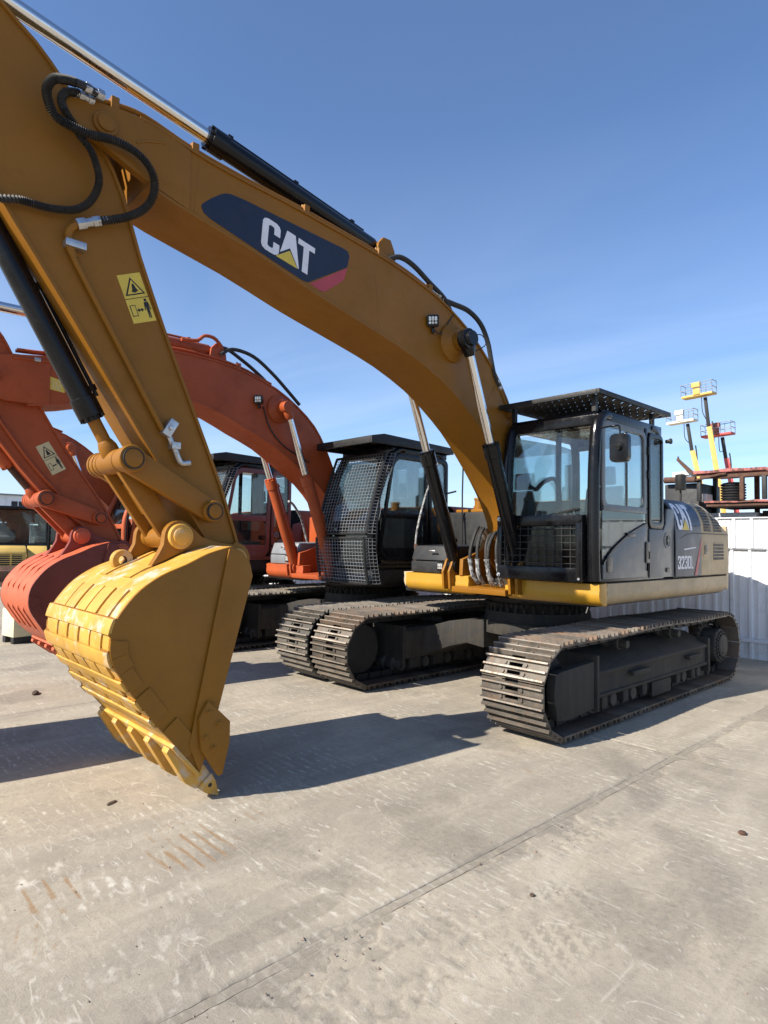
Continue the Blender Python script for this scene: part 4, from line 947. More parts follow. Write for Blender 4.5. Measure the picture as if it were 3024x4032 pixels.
def build_cab(root, pal, style):
    C = pal['cab']; y0, y1 = .28, 1.34
    # floor + roof + posts (one shell)
    b = MB()
    b.box(-.36, 1.0, y0, y1, 1.27, 1.31)
    rk = 0. if style == 'cat' else .27
    sk = lambda pts: [(x-max(0, z-1.95)*rk/.85*max(0, x)/.98, z) for x, z in pts]
    b.box(-.35, .93-rk*.75, y0+.01, y1-.01, 2.80, 2.90)
    def front_x(z):           # windscreen rake
        return (1.055 if z < 2.0 else 1.055-.055*((z-2.0)/.85)**2)-(rk*max(0, z-1.95)/.85 if rk else 0)
    for y in (y0+.045, y1-.045):
        b.tube([(x-max(0, z-1.95)*rk/.85, y, z) for x, z in ((1.03, 1.28), (1.045, 1.6), (1.045, 2.0), (1.03, 2.4), (.985, 2.72), (.90, 2.84), (.78, 2.86))], .058, 10, 4)
        b.tube([(-.31, y, 1.28), (-.31, y, 2.0), (-.30, y, 2.7), (-.22, y, 2.84), (-.1, y, 2.86)], .05, 8, 4)
    b.box(.86-rk, .98-rk, y0+.03, y1-.03, 2.76, 2.86); b.box(1.0, 1.07, y0+.05, y1-.05, 1.80, 1.89); b.box(1.0, 1.06, y0+.05, y1-.05, 1.28, 1.33)
    b.box(-.34, -.27, y0+.03, y1-.03, 1.27, 1.85); b.box(-.34, -.27, y0+.03, y1-.03, 2.72, 2.82)
    b.box(.00, .06, y1-.05, y1-.002, 1.29, 2.84)            # door post
    b.box(.0, .06, y0, y0+.045, 1.29, 2.84)
    b.box(-.3, 1., y0, y0+.03, 1.29, 1.80)
    cab = obj('cab', b, C, root, bev=.012)
    # glazing
    def pane(nm, poly, y, m, th=.006): return obj(nm, MB().prism(poly, y, y+th), m, cab)
    gl = MB(); Z = [1.89, 2.05, 2.2, 2.35, 2.5, 2.62, 2.72]
    gl.loft([[(front_x(z)-.035, y0+.09, z), (front_x(z)-.035, y1-.09, z), (front_x(z)-.041, y1-.09, z), (front_x(z)-.041, y0+.09, z)] for z in Z]); obj('windshield', gl, MT['glass'] if style == 'cat' else MT['glassm'], cab)
    gl = MB(); gl.box(1.012, 1.018, y0+.09, y1-.09, 1.33, 1.80); obj('lower_windshield', gl, MT['glassm'], cab)
    gl = MB(); gl.box(-.315, -.309, y0+.09, y1-.09, 1.86, 2.71); obj('rear_window', gl, MT['glassc'], cab)
    pane('right_window', [(.02, 1.82), (.96, 1.82), (.93-rk*.93, 2.74), (.02, 2.76)], y0+.02, MT['glassc'])
    pane('right_window', [(-.27, 1.82), (-.02, 1.82), (-.02, 2.76), (-.25, 2.74)], y0+.02, MT['glassc'])
    ys = y1-.012
    def frame(nm, outer, inner, ya, yb, m):
        n = len(outer); bb = MB()
        vs = [(p[0], ya, p[1]) for p in outer]+[(p[0], ya, p[1]) for p in inner]+[(p[0], yb, p[1]) for p in outer]+[(p[0], yb, p[1]) for p in inner]
        fs = []
        for i in range(n):
            j = (i+1) % n
            fs += [(i, j, n+j, n+i), (2*n+i, 3*n+i, 3*n+j, 2*n+j), (i, 2*n+i, 2*n+j, j), (n+i, n+j, 3*n+j, 3*n+i)]
        bb.add(vs, fs); return obj(nm, bb, m, cab, bev=.005, ang=50)
    D = pal['door']
    if style == 'cat':
        # door: painted lower panel under a rising curve, glass above it, framed upper window with sliding panes
        curve = smooth2([(.965, 1.44), (.80, 1.56), (.60, 1.66), (.40, 1.74), (.20, 1.80), (.065, 1.84)], 3)
        obj('door_panel', MB().prism([(.965, 1.30)]+curve+[(.065, 1.30)], ys, ys+.022), D, cab, bev=.004, ang=50)
        seam = [(x, z+.012) for x, z in curve]+[(x, z-.006) for x, z in curve[::-1]]
        obj('door_seal', MB().prism(seam, ys+.001, ys+.028), MT['black'], cab)
        pane('door_lower_window', [(x-.0, z+.012) for x, z in curve]+[(.065, 1.95), (.955, 1.95)], ys+.004, MT['glassd'])
        frame('window_frame', rrect(.065, .985, 1.95, 2.80, .10, 4), rrect(.125, .925, 2.005, 2.745, .06, 4), ys, ys+.024, D)
        for i, (a, c) in enumerate(((.14, .50), (.47, .915))):
            pane('door_window', [(a, 2.0), (c, 2.0), (c, 2.745), (a, 2.745)], ys+.006+.006*i, MT['glassc'], .004)
        obj('window_bar', MB().box(.465, .50, ys+.004, ys+.018, 2.0, 2.74), MT['black'], cab, bev=.003)
        obj('door_sill', MB().box(.07, .96, ys, ys+.026, 1.945, 1.985), D, cab, bev=.004)
        # rear quarter: grey panel, long window with rounded corner
        frame('quarter_frame', rrect(-.345, .0, 1.80, 2.80, .07, 4), rrect(-.295, -.045, 1.865, 2.745, .05, 4), ys, ys+.022, MT['black'])
        pane('quarter_window', [(-.30, 1.86), (-.04, 1.86), (-.04, 2.75), (-.30, 2.75)], ys+.006, MT['glassd'])
        obj('rear_side_panel', MB().prism([(-.61, 1.285), (-.005, 1.285), (-.005, 1.79), (-.345, 1.79), (-.40, 1.86), (-.43, 2.02), (-.61, 2.02)], ys, ys+.020), D, cab, bev=.006, ang=50)
        # lock, hinge, recess handle, filler cap
        hd = MB(); hd.prism(rrect(-.02+.04, .105+.0, 1.44, 1.66, .02), ys+.022, ys+.034); obj('door_lock', hd, MT['black'], cab, bev=.004)
        hd = MB(); hd.prism(rrect(.80, .91, 1.36, 1.52, .03), ys+.022, ys+.030); obj('grab_recess', hd, MT['black'], cab, bev=.004)
        hd = MB(); hd.prism(rrect(.33, .49, 1.70, 1.745, .012), ys+.010, ys+.03); obj('handle', hd, MT['black'], cab, bev=.004)
        hd = MB(); hd.turn((-.43, ys+.02, 1.68), (-.43, ys+.1, 1.68), [(0, .085), (.006, .085), (.007, .07), (.004, .066), (.004, 0)], 26); obj('access_cover', hd, D, cab)
        hd = MB(); hd.box(-.445, -.415, ys+.022, ys+.032, 1.63, 1.73); hd.box(-.47, -.39, ys+.022, ys+.030, 1.665, 1.69); obj('latch', hd, MT['black'], cab, bev=.003)
        hd = MB(); hd.prism(rrect(-.49, -.39, 1.335, 1.385, .02), ys+.02, ys+.03); obj('latch', hd, MT['black'], cab, bev=.004)
        for z in (1.40, 1.52, 2.35, 2.60): 
            hd = MB(); hd.cyl((.03, y1+.012, z-.04), (.03, y1+.012, z+.04), .016, n=10); obj('hinge', hd, MT['black'], cab)
        # mirror
        mb = MB(); mb.tube([(1.05, 1.37, 2.70), (1.05, 1.50, 2.705), (1.02, 1.54, 2.69), (1.02, 1.54, 2.5)], .009, 6, 4)
        mb.prism(rrect(1.445, 1.62, 2.375, 2.635, .045), .96, 1.03, 'x'); mi = obj('mirror', mb, MT['black'], cab, bev=.026, seg=3, ang=40)
        mb = MB(); mb.cyl((1.02, 1.54, 2.52), (1.06, 1.54, 2.50), .03, .02, n=10); obj('mirror_joint', mb, MT['blackm'], cab)
        # lower front guard with cross bars
        gx = 1.10
        gf = MB(); gf.box(gx, gx+.03, .255, 1.22, 1.80, 1.905); gf.box(gx, gx+.03, .255, 1.22, 1.265, 1.40); gf.box(gx, gx+.03, .255, .315, 1.40, 1.80); gf.box(gx-.05, gx+.045, 1.165, 1.235, 1.28, 1.90)
        gd = obj('front_guard', gf, MT['black'], cab, bev=.010)
        for k in range(9): obj('guard_bar', MB().box(gx+.008, gx+.014, .34+.094*k, .346+.094*k, 1.395, 1.805), MT['blackm'], cab)
        for k in range(6): obj('guard_bar', MB().box(gx+.015, gx+.021, .31, 1.17, 1.435+.066*k, 1.441+.066*k), MT['blackm'], cab)
        for y, z in ((.285, 1.87), (.28, 1.30), (1.20, 1.30)):
            bb = MB(); bb.turn((gx+.03, y, z), (gx+.1, y, z), [(0, .022), (.006, .022), (.007, .014), (.02, .013)], 6); obj('bolt', bb, MT['steel'], cab)
        bb = MB(); bb.turn((gx+.046, 1.20, 1.865), (gx+.1, 1.20, 1.865), [(0, .04), (.006, .04), (.007, .03)], 14); obj('bolt', bb, MT['black'], cab)
        # wiper
        wb = MB(); wb.tube([(1.075, .80, 1.90), (1.05, .95, 1.93), (1.045, 1.12, 1.965)], .006, 5, 3); wb.tube([(1.05, .98, 1.925), (1.045, 1.14, 1.955)], .008, 5, 2); wb.box(1.05, 1.08, .70, .74, 1.90, 1.95)
        obj('wiper', wb, MT['blackm'], cab)
        rg = (-.42, 1.13, .27, 1.40, 3.06, .045)
    else:
        frame('door_frame', sk(rrect(.07, .98, 1.33, 2.80, .16, 4)), sk(rrect(.14, .91, 1.42, 2.72, .13, 4)), ys, ys+.026, D)
        pane('door_window', sk(rrect(.13, .92, 2.02, 2.73, .10, 4)), ys+.006, MT['glassc'])
        obj('door_bar', MB().box(.13, .92, ys+.002, ys+.024, 1.93, 2.03), D, cab, bev=.006)
        pane('door_lower_window', rrect(.14, .90, 1.52, 1.95, .10, 4), ys+.006, MT['glassd'])
        obj('door_panel', MB().box(.13, .92, ys+.0, ys+.020, 1.33, 1.54), D, cab, bev=.006)
        frame('quarter_frame', rrect(-.36, .03, 1.50, 2.80, .09, 4), rrect(-.30, -.03, 1.56, 2.73, .07, 4), ys, ys+.022, D)
        pane('quarter_window', rrect(-.31, -.02, 1.55, 2.74, .07, 4), ys+.006, MT['glassc'])
        obj('side_panel', MB().prism([(-.61, 1.285), (1.0, 1.285), (1.0, 1.345), (.03, 1.345), (.03, 1.50), (-.36, 1.50), (-.42, 1.9), (-.61, 1.95)], ys-.012, ys+.016), D, cab, bev=.006, ang=50)
        hd = MB(); hd.tube([(1.03, 1.40, 1.45), (1.06, 1.41, 1.6), (1.03, 1.41, 2.1), (.90, 1.40, 2.6)], .014, 8, 4); obj('grab_rail', hd, MT['black'], cab)
        hd = MB(); hd.prism(rrect(.16, .26, 1.62, 1.70, .02), ys+.02, ys+.035); obj('handle', hd, MT['black'], cab, bev=.004)
        if pal.get('meshguard', True):
            def f1(u, v): z = 1.72+v*1.06; return (1.165-.33*v**1.25, .30+u*1.02, z)
            def f2(u, v): z = 1.08+v*.58; return (1.10+.085*math.sin(v*math.pi/2), .32+u*.98, z)
            mesh_guard('mesh_guard', f1, 17, 25, .0038, MT['rail'], cab); mesh_guard('mesh_guard', f2, 17, 13, .0038, MT['rail'], cab)
            for nm, f in (('guard_frame', f1), ('guard_frame', f2)):
                g = MB()
                for u in (0., 1.): g.tube([Vector(f(u, v/8)) for v in range(9)], .018, 6, 1)
                for v in (0., 1.): g.tube([f(0, v), f(1, v)], .018, 6, 1)
                obj(nm, g, MT['blackm'], cab)
            # side wing of the mesh that runs back to the door post
            def f3(u, v): z = 1.72+v*1.06; return (1.155-.33*v**1.25-u*.11, 1.335+.05*u, z)
            mesh_guard('mesh_guard', f3, 2, 25, .0038, MT['rail'], cab)
            def f4(u, v): z = 1.08+v*.58; return (1.09+.085*math.sin(v*math.pi/2)-u*.14, 1.31+.06*u, z)
            mesh_guard('mesh_guard', f4, 3, 13, .0038, MT['rail'], cab)
        cu_ = MB(); pts = [(.14+.012*k, 1.262+.012*math.sin(k*1.9)) for k in range(22)]
        cu_.prism(pts+[(x, y-.004) for x, y in pts[::-1]], 2.04, 2.72, 'z'); obj('curtain', cu_, MT['trim'], cab)
        nb = MB(); nb.prism([(1.0, 1.28), (1.06, 1.10), (1.03, 1.04), (.8, 1.04), (.6, 1.28)], .33, 1.30); obj('cab_nose', nb, C, cab, bev=.02)
        rg = (-.42, 1.16, .22, 1.40, 2.97, .09)
    # roof guard: rimmed tray on posts, rows of punched louvres
    xa, xb, ya, yb, zt, th = rg
    g = MB(); g.box(xa, xb, ya, ya+.035, zt-th, zt); g.box(xa, xb, yb-.035, yb, zt-th, zt); g.box(xa, xa+.035, ya+.035, yb-.035, zt-th, zt); g.box(xb-.035, xb, ya+.035, yb-.035, zt-th, zt)
    rgd = obj('roof_guard', g, MT['blackm'], cab, bev=.004)
    for x, y in ((xb-.14, ya+.1), (xb-.14, yb-.12), (xa+.2, ya+.1), (xa+.2, yb-.12)): obj('guard_post', MB().box(x-.022, x+.022, y-.02, y+.02, 2.88, zt-th*.6), MT['blackm'], cab)
    lv = MB(); nx, ny = 17, 13
    for i in range(nx):
        for j in range(ny):
            x = xa+.045+(xb-xa-.09)*(i+.5)/nx; y = ya+.045+(yb-ya-.09)*(j+.5+.25*(i % 2))/(ny+.5)
            M = Matrix.Translation((x, y, zt-th*.55)) @ Matrix.Rotation(R(20), 4, 'X')
            lv.box(-.041, .041, -.034, .034, -.002, .002, M)
    if style == 'cat':
        lo = obj('guard_louvre', lv, MT['dust'], cab); lo['kind'] = 'stuff'
    else:
        tp = MB(); tp.prism([(xa, zt), (xb-.22, zt+.045), (xb, zt), (xb, zt-.01), (xa, zt-.01)], ya+.003, yb-.003); obj('roof_sheet', tp, MT['blackm'], cab, bev=.004)
    # inside: seat, consoles, levers
    st = MB(); st.prism([(.0, 1.55), (.42, 1.55), (.46, 1.62), (.44, 1.68), (.10, 1.66), (-.02, 2.25), (-.12, 2.27), (-.14, 1.6)], .62, 1.02); st.prism([(-.04, 2.27), (.0, 2.29), (-.02, 2.48), (-.10, 2.48), (-.12, 2.29)], .70, .94); st.box(.0, .3, .68, .96, 1.31, 1.55)
    obj('seat', st, MT['seat'], cab, bev=.03)
    cs = MB()
    for y in (.52, 1.08): cs.box(.08, .56, y-.06, y+.06, 1.55, 1.78); cs.tube([(.50, y, 1.78), (.51, y, 1.88), (.50, y, 1.96)], .022, 8, 3)
    cs.tube([(.80, .72, 1.33), (.76, .72, 1.6), (.74, .72, 1.98)], .014, 6, 3); cs.tube([(.80, .92, 1.33), (.76, .92, 1.6), (.74, .92, 1.98)], .014, 6, 3); cs.box(.72, .84, .36, .44, 1.33, 2.08)
    obj('console', cs, MT['blackm'], cab, bev=.008)
    return cab

# ------------------------------------------------------------------ the yellow excavator
def excavator(loc, pal, style, arm, label, group=None, shoe='a', boom=True, bucket=True, far=False):
    root = empty('excavator', loc, 0, label, 'excavator', group)
    build_lower(root, SHOES[shoe], far)
    fr, hood = build_upper(root, pal, style)
    cab = build_cab(root, pal, style)
    bm = st = None
    if boom: bm, st = build_arm(root, arm, pal['paint'], pal['bucket'], pal['cyl'], bucket)
    return root, fr, hood, cab, bm, st

PAL_CAT = dict(paint=MT['yellow'], bucket=MT['yellow_lit'], cyl=MT['black'], cab=MT['black'], door=MT['grey'], skirt=MT['yellowd'], front=MT['skirt_lit'], cw=MT['yellowd'])
ARM_CAT['brod'] = MT['yellow']; ARM_CAT['sidem'] = MT['yellow_shade']; ARM_2['sidem'] = MT['orange_shade']
cat, fr, hood, cab, boom, stick = excavator((0, 0, 0), PAL_CAT, 'cat', ARM_CAT, 'yellow excavator with black cab, parked nearest, its bucket resting on the concrete')
yb = .2505
# big decal on the boom side
dec = smooth2([(4.505, 3.915), (4.50, 3.945), (4.42, 4.02)], 2)+[(4.37, 4.06), (4.33, 4.085), (4.28, 4.098), (4.18, 4.098), (3.24, 4.045), (3.19, 4.035), (3.172, 4.0), (3.195, 3.90)]
flat('boom_decal', dec+[(3.59, 3.655), (3.64, 3.655), (4.44, 3.86), (4.49, 3.885)], yb, MT['navy'], boom, .002)
flat('boom_decal', [(3.193, 3.895), (3.225, 3.79), (3.245, 3.765), (3.42, 3.63), (3.455, 3.622), (3.575, 3.65)], yb, MT['red'], boom, .002)
logo(boom, (4.03, 3.797), (-.315, -.062), (-.018, .245), yb+.0025, MT['labely'])
warning_label(stick, [(5.035, 3.30), (4.89, 3.365), (4.765, 3.075), (4.915, 3.015)], .1705, MT['labely'])
work_light(boom, (2.17, .285, 3.69), (.75, .65, -.15), s=.055)
hose('lamp_cable', [(2.14, .27, 3.62), (2.08, .29, 3.59), (2.0, .262, 3.66), (1.85, .256, 3.84)], .006, boom)
# seam welds on the boom side
for (xa, za, xb, zb) in ((4.53, 4.25, 4.56, 3.86), (2.9, 4.1, 2.82, 3.46), (1.98, 3.9, 1.86, 3.76), (1.15, 3.3, 1.45, 2.86)):
    b = MB(); b.tube([(xa, yb-.002, za), (xb, yb-.002, zb)], .005, 6, 1); obj('weld_seam', b, MT['yellow'], boom)
b = MB(); b.tube([(4.78, yb+.012, 4.245), (4.92, yb+.012, 4.195), (4.97, yb+.012, 4.16)], .007, 6, 3); obj('weld_seam', b, MT['yellow'], boom)
# spiral guarded hoses at the elbow
HA = [(5.22, .30, 4.33), (5.30, .33, 4.325), (5.37, .34, 4.315), (5.43, .345, 4.30), (5.49, .35, 4.27), (5.525, .35, 4.20), (5.515, .345, 4.13), (5.48, .34, 4.07), (5.42, .33, 4.05), (5.34, .33, 4.045), (5.25, .33, 4.05), (5.16, .33, 4.07), (5.06, .33, 4.07), (4.97, .33, 4.045), (4.905, .33, 3.99), (4.87, .32, 3.92), (4.875, .31, 3.82), (4.92, .29, 3.735), (5.0, .275, 3.665), (5.09, .262, 3.615), (5.19, .25, 3.57)]
HB = [(5.25, .25, 4.31), (5.33, .265, 4.31), (5.40, .275, 4.275), (5.43, .285, 4.21), (5.41, .29, 4.15), (5.36, .295, 4.09), (5.32, .295, 4.03), (5.26, .29, 3.98), (5.22, .28, 3.91), (5.195, .27, 3.83), (5.205, .26, 3.75), (5.245, .25, 3.665), (5.31, .24, 3.605), (5.39, .235, 3.575), (5.47, .23, 3.56), (5.55, .23, 3.555), (5.62, .23, 3.55), (5.74, .23, 3.51)]
hose('hydraulic_hose', HA[2:], .027, boom, coil=1); hose('hydraulic_hose', HB[1:], .024, boom, coil=1)
for h, r in ((HA, .024), (HB, .022)):
    hose('hose_end', h[:5], r, boom)
def fitting(p, q, r, parent, mat='steel'):
    p = Vector(p); q = Vector(q); L = (q-p).length; b = MB()
    b.turn(p, q, [(0, r*.8), (L*.25, r*.8), (L*.26, r*1.2), (L*.5, r*1.2), (L*.51, r), (L*.72, r), (L*.73, r*1.3), (L, r*1.3)], 6); obj('hose_fitting', b, MT[mat], parent, bev=.002)
fitting((5.36, .338, 4.32), (5.20, .30, 4.335), .026, boom); fitting((5.36, .27, 4.30), (5.24, .25, 4.31), .024, boom)
fitting((5.13, .256, 3.60), (5.30, .225, 3.52), .028, stick); 
b = MB(); b.tube([(5.30, .225, 3.52), (5.335, .215, 3.48), (5.335, .2, 3.43), (5.30, .197, 3.32)], .022, 8, 4); obj('pipe_elbow', b, MT['yellow'], stick)
b = MB(); b.box(5.24, 5.36, .17, .235, 3.375, 3.42); obj('pipe_clamp', b, MT['steel'], stick, bev=.004)
# shut-off valve at the foot of the stick pipe
b = MB(); M = Matrix.Translation((4.685, .205, 2.33)) @ Matrix.Rotation(R(60), 4, 'Y'); b.box(-.09, .03, -.03, .03, -.03, .03, M); b.cyl(M @ Vector((-.03, .03, 0)), M @ Vector((-.03, .05, 0)), .018, n=8)
b.tube([(4.67, .205, 2.31), (4.645, .21, 2.25), (4.62, .21, 2.21)], .02, 8, 3); b.box(4.60, 4.66, .17, .24, 2.22, 2.265); b.tube([(4.625, .21, 2.22), (4.60, .21, 2.16), (4.575, .21, 2.13), (4.52, .22, 2.14)], .021, 8, 3)
obj('shut_off_valve', b, MT['steel'], stick, bev=.004)
# boom foot hoses and top pipes behind the hump
PT = [(1.98, .19, 3.97), (1.78, .22, 3.93), (1.62, .24, 3.86)]
hose('hydraulic_hose', [(2.62, .12, 4.19), (2.50, .16, 4.24), (2.35, .19, 4.20), (2.15, .21, 4.09), (1.95, .22, 3.99), (1.85, .22, 3.88)], .024, boom)
hose('hydraulic_hose', [(1.98, .20, 3.98), (1.80, .22, 3.97), (1.60, .24, 3.95), (1.42, .25, 3.86), (1.30, .25, 3.70), (1.24, .25, 3.52), (1.18, .25, 3.36), (1.10, .25, 3.27)], .026, boom)
fitting((2.05, .20, 4.02), (1.93, .21, 3.98), .024, boom)
fitting((1.17, .25, 3.36), (1.08, .25, 3.24), .024, boom)
b = MB(); b.tube([(1.08, .25, 3.24), (1.0, .25, 3.12), (.86, .25, 2.90), (.74, .25, 2.66), (.55, .25, 2.30)], .02, 8, 3); obj('hydraulic_pipe', b, MT['yellow'], boom)
b = MB(); b.box(.90, .96, .18, .30, 2.96, 3.06); obj('pipe_clamp', b, MT['yellow'], boom, bev=.004)
hose('hydraulic_hose', [(.60, .24, 2.32), (.50, .30, 2.22), (.40, .33, 2.30), (.20, .34, 2.36), (.05, .32, 2.25), (.0, .3, 2.0)], .024, boom)
hose('grease_line', [(1.78, .40, 3.62), (1.62, .42, 3.66), (1.5, .38, 3.60), (1.55, .28, 3.54)], .005, boom)
# bracket lamp bolt on the cylinder top
b = MB(); b.turn((1.86, .40, 3.555), (1.86, .6, 3.555), [(0, .10), (.08, .10), (.085, .075), (.12, .07)], 20); obj('pin_cap', b, MT['black'], boom)
# hose bundle in front of the boom foot
for i, (y, dy_) in enumerate(((.06, .02), (.12, -.02), (.19, .03), (-.05, .01), (-.12, -.02))):
    pts = [(.80, y, 1.62), (.95, y, 1.72+.02*i), (1.06, y+dy_*.5, 1.62), (1.08, y+dy_, 1.45), (1.03+.02*(i % 2), y+dy_, 1.28), (.95, y, 1.18)]
    hose('hydraulic_hose', pts, .019, fr); b = MB(); b.tube([Vector(p)+Vector((.003, 0, 0)) for p in pts[3:]], .024, 8, 7, rfun=lambda i, n: .020+.010*rnd.random()); obj('hose_wrap', b, MT['wrap'], fr)
    fitting(pts[0], pts[1], .018, fr)
b = MB(); b.prism([(.60, 1.45), (.95, 1.70), (.99, 1.66), (.99, 1.45), (.80, 1.30)], .02, .05); b.prism([(.60, 1.45), (.95, 1.70), (.99, 1.66), (.99, 1.45), (.80, 1.30)], .22, .25); obj('hose_bracket', b, MT['yellow'], fr, bev=.006)
# hood side: logo, model number, red sweep, vents
yh = 1.3665
logo(hood, (-.68, 1.785), (-.218, .0), (-.0, .0), yh, MT['labely']) if False else None
def hood_y(z, x=-1.): return 1.3635 if z <= 1.771 else 1.3635-.26*(1-math.cos(math.asin(min(1, (z-1.771)/(hood_h(x)-1.76)))))
def hood_flat(nm, poly, mat, off=.0025):
    """lettering wrapped on the curved shoulder of the hood"""
    me = bpy.data.meshes.new(nm); bm_ = bmesh.new()
    f = bm_.faces.new([bm_.verts.new((x, 0, z)) for x, z in poly]); 
    for z in np.arange(1.70, 2.15, .03):
        bmesh.ops.bisect_plane(bm_, geom=bm_.verts[:]+bm_.edges[:]+bm_.faces[:], plane_co=(0, 0, z), plane_no=(0, 0, 1))
    for v in bm_.verts: v.co.y = hood_y(v.co.z, v.co.x)+off+.003
    bmesh.ops.recalc_face_normals(bm_, faces=bm_.faces); bm_.to_mesh(me); bm_.free(); me.materials.append(mat); me.shade_smooth()
    return link(nm, me, hood)
for k, poly in LOGO.items():
    hood_flat(k, [(-.665-.285*a, 1.80+.30*b+.03*(-a)*0) for a, b in poly], MT['labely'] if k == 'triangle' else MT['white'], .004 if k == 'triangle' else .003)
hood_flat('decal_band', [(-.617, 1.93), (-.64, 1.90), (-.9, 1.86), (-1.2, 1.85), (-1.328, 1.86), (-1.328, 2.1), (-.617, 2.1)], MT['navy'], .0016)
GLYPH = {
    '3': [[(0, 0), (.45, 0), (.55, .09), (.55, .43), (.48, .5), (.55, .57), (.55, .91), (.45, 1), (.1, 1), (0, .91), (0, .68), (.17, .68), (.17, .84), (.36, .84), (.38, .82), (.38, .6), (.36, .58), (.2, .58), (.2, .43), (.36, .43), (.38, .41), (.38, .18), (.36, .16), (.17, .16), (.17, .32), (0, .32)]],
    '2': [[(0, 0), (.55, 0), (.55, .16), (.19, .16), (.55, .58), (.55, .91), (.45, 1), (.1, 1), (0, .91), (0, .66), (.17, .66), (.17, .82), (.19, .84), (.36, .84), (.38, .82), (.38, .63), (0, .18)]],
    'D': [[(0, 0), (.17, 0), (.17, 1), (0, 1)], [(.1705, 0), (.43, 0), (.55, .12), (.55, .88), (.43, 1), (.1705, 1), (.1705, .84), (.35, .84), (.38, .81), (.38, .19), (.35, .16), (.1705, .16)]],
    'L': [[(0, 0), (.36, 0), (.36, .12), (.11, .12), (.11, 1), (0, 1)]]}
for k, ch_ in enumerate('323DL'):
    for poly in GLYPH[ch_]: flat('model_digit', [(-.655-(.093*k+.145*a), 1.365+.145*b) for a, b in poly], 1.3675, MT['white'], hood, .001)
flat('decal_stripe', [(-1.12, 1.285), (-1.19, 1.285), (-1.325, 1.62), (-1.325, 1.72)], 1.3675, MT['red'], hood, .001)
flat('decal_stripe', [(-.83, 1.575), (-1.16, 1.60), (-1.16, 1.612), (-.83, 1.590)], 1.3675, MT['white'], hood, .001)
flat('panel_seam', [(-.72, 1.70), (-.9, 1.745), (-1.1, 1.765), (-2.2, 1.765), (-2.2, 1.773), (-1.1, 1.776), (-.9, 1.757), (-.72, 1.706)], 1.3672, MT['ink'], hood, .001)
g = MB(); g.box(-2.03, -1.70, 1.362, 1.368, 1.455, 1.665); obj('side_grille', g, MT['ink'], hood)
for k in range(6): obj('grille_slat', MB().box(-2.035, -1.695, 1.364, 1.374, 1.450+.0405*k, 1.460+.0405*k), MT['yellowd'], hood, bev=.002)
g = MB(); g.prism(rrect(-1.53, -1.37, 1.50, 1.66, .015), 1.362, 1.372); obj('hood_latch', g, MT['yellowd'], hood, bev=.004)
g = MB(); g.prism(rrect(-1.50, -1.40, 1.525, 1.635, .01), 1.373, 1.378); obj('latch_handle', g, MT['black'], hood, bev=.003)
# curved shoulder vents
for x0, x1 in ((-1.62, -1.42), (-1.98, -1.72)):
    for k in range(9 if x0 > -1.7 else 7):
        z0 = 1.80+.034*k
        q = [(x0, z0), (x1, z0), (x1, z0+.024), (x0, z0+.024)]
        hood_flat('vent_slot', q, MT['ink'], .003)
        if (k+int(x0*10)) % 3 == 0: hood_flat('vent_baffle', [(x0+.03, z0+.004), (x0+.10, z0+.004), (x0+.10, z0+.02), (x0+.03, z0+.02)], MT['yellow'], .0045)
for x in (-1.67, -1.38, -2.10): 
    pass
# small canister on a post and engine bits behind the cab
b = MB(); b.turn((-1.58, 1.03, 2.14), (-1.58, 1.03, 2.6), [(0, .012), (.17, .012), (.172, .058), (.18, .062), (.36, .062), (.37, .05)], 16); obj('beacon_canister', b, MT['blackm'], hood)
b = MB(); b.turn((-.36, 1.37, 2.74), (-.36, 1.45, 2.74), [(0, .02), (.04, .02), (.041, .03), (.06, .03)], 10); obj('marker_lamp', b, MT['blackm'], cab)
b = MB(); b.tube([(.91, -1.13, 1.25), (.90, -1.14, 1.45), (.87, -1.15, 1.75), (.72, -1.15, 2.2), (.5, -1.15, 2.63)], .014, 8, 4); obj('mirror_stay', b, MT['wrap'], fr)
b = MB(); b.tube([(.91, -1.13, 1.25), (.905, -1.135, 1.40), (.89, -1.14, 1.60)], .022, 8, 4, rfun=lambda i, n: .018+.008*rnd.random()); obj('stay_grip', b, MT['rust'], fr)
hose('mirror_cable', [(.70, -1.15, 2.4), (.61, -1.15, 2.29), (.44, -1.12, 2.24), (.26, -1.05, 2.28)], .012, fr)
b = MB(); b.tube([(.66, -.6, 1.6), (.67, -.6, 2.2), (.65, -.6, 2.72)], .009, 6, 2); obj('antenna', b, MT['blackm'], fr)
# white tie rod stubs under the platform
b = MB(); b.cyl((.58, .95, .93), (.56, .96, .99), .012, n=8); obj('drain_stub', b, MT['chrome'], fr)

# ------------------------------------------------------------------ orange excavators in the row behind
PAL_O = dict(paint=MT['orange'], bucket=MT['orange_lit'], cyl=MT['orange'], cab=MT['black'], door=MT['black'], skirt=MT['orange'], front=MT['orange'], cw=MT['orange'])
PAL_O3 = dict(PAL_O); PAL_O3['door'] = paint('faded violet red door paint', (.16, .055, .05), dirt=(.2, .12, .1), rough=.35, var=.15, damt=.4, scale=2., bump=.05)
ARM_2['brod'] = MT['rust']
o2, fr2, hood2, cab2, boom2, stick2 = excavator((0, -3.08, 0), PAL_O, 'orange', ARM_2, 'orange excavator with black wire-mesh cab guard, right behind the yellow one', 'orange excavators in the row', shoe='b')
plate_text('boom_lettering', '水建设', MT['labelp'], boom2, (4.83, 3.20), (-.96, -.16), (-.1, .99), .12, .2525, bold=.004)
flat('boom_label', [(4.90, 3.335), (4.46, 3.245), (4.455, 3.125), (4.81, 3.165)], .2505, MT['labely'], boom2, .0012)
warning_label(stick2, [(4.69, 2.54), (4.57, 2.61), (4.39, 2.34), (4.52, 2.26)], .1705, MT['labelp'])
work_light(boom2, (2.13, .285, 3.43), (.75, .6, -.1), s=.055)
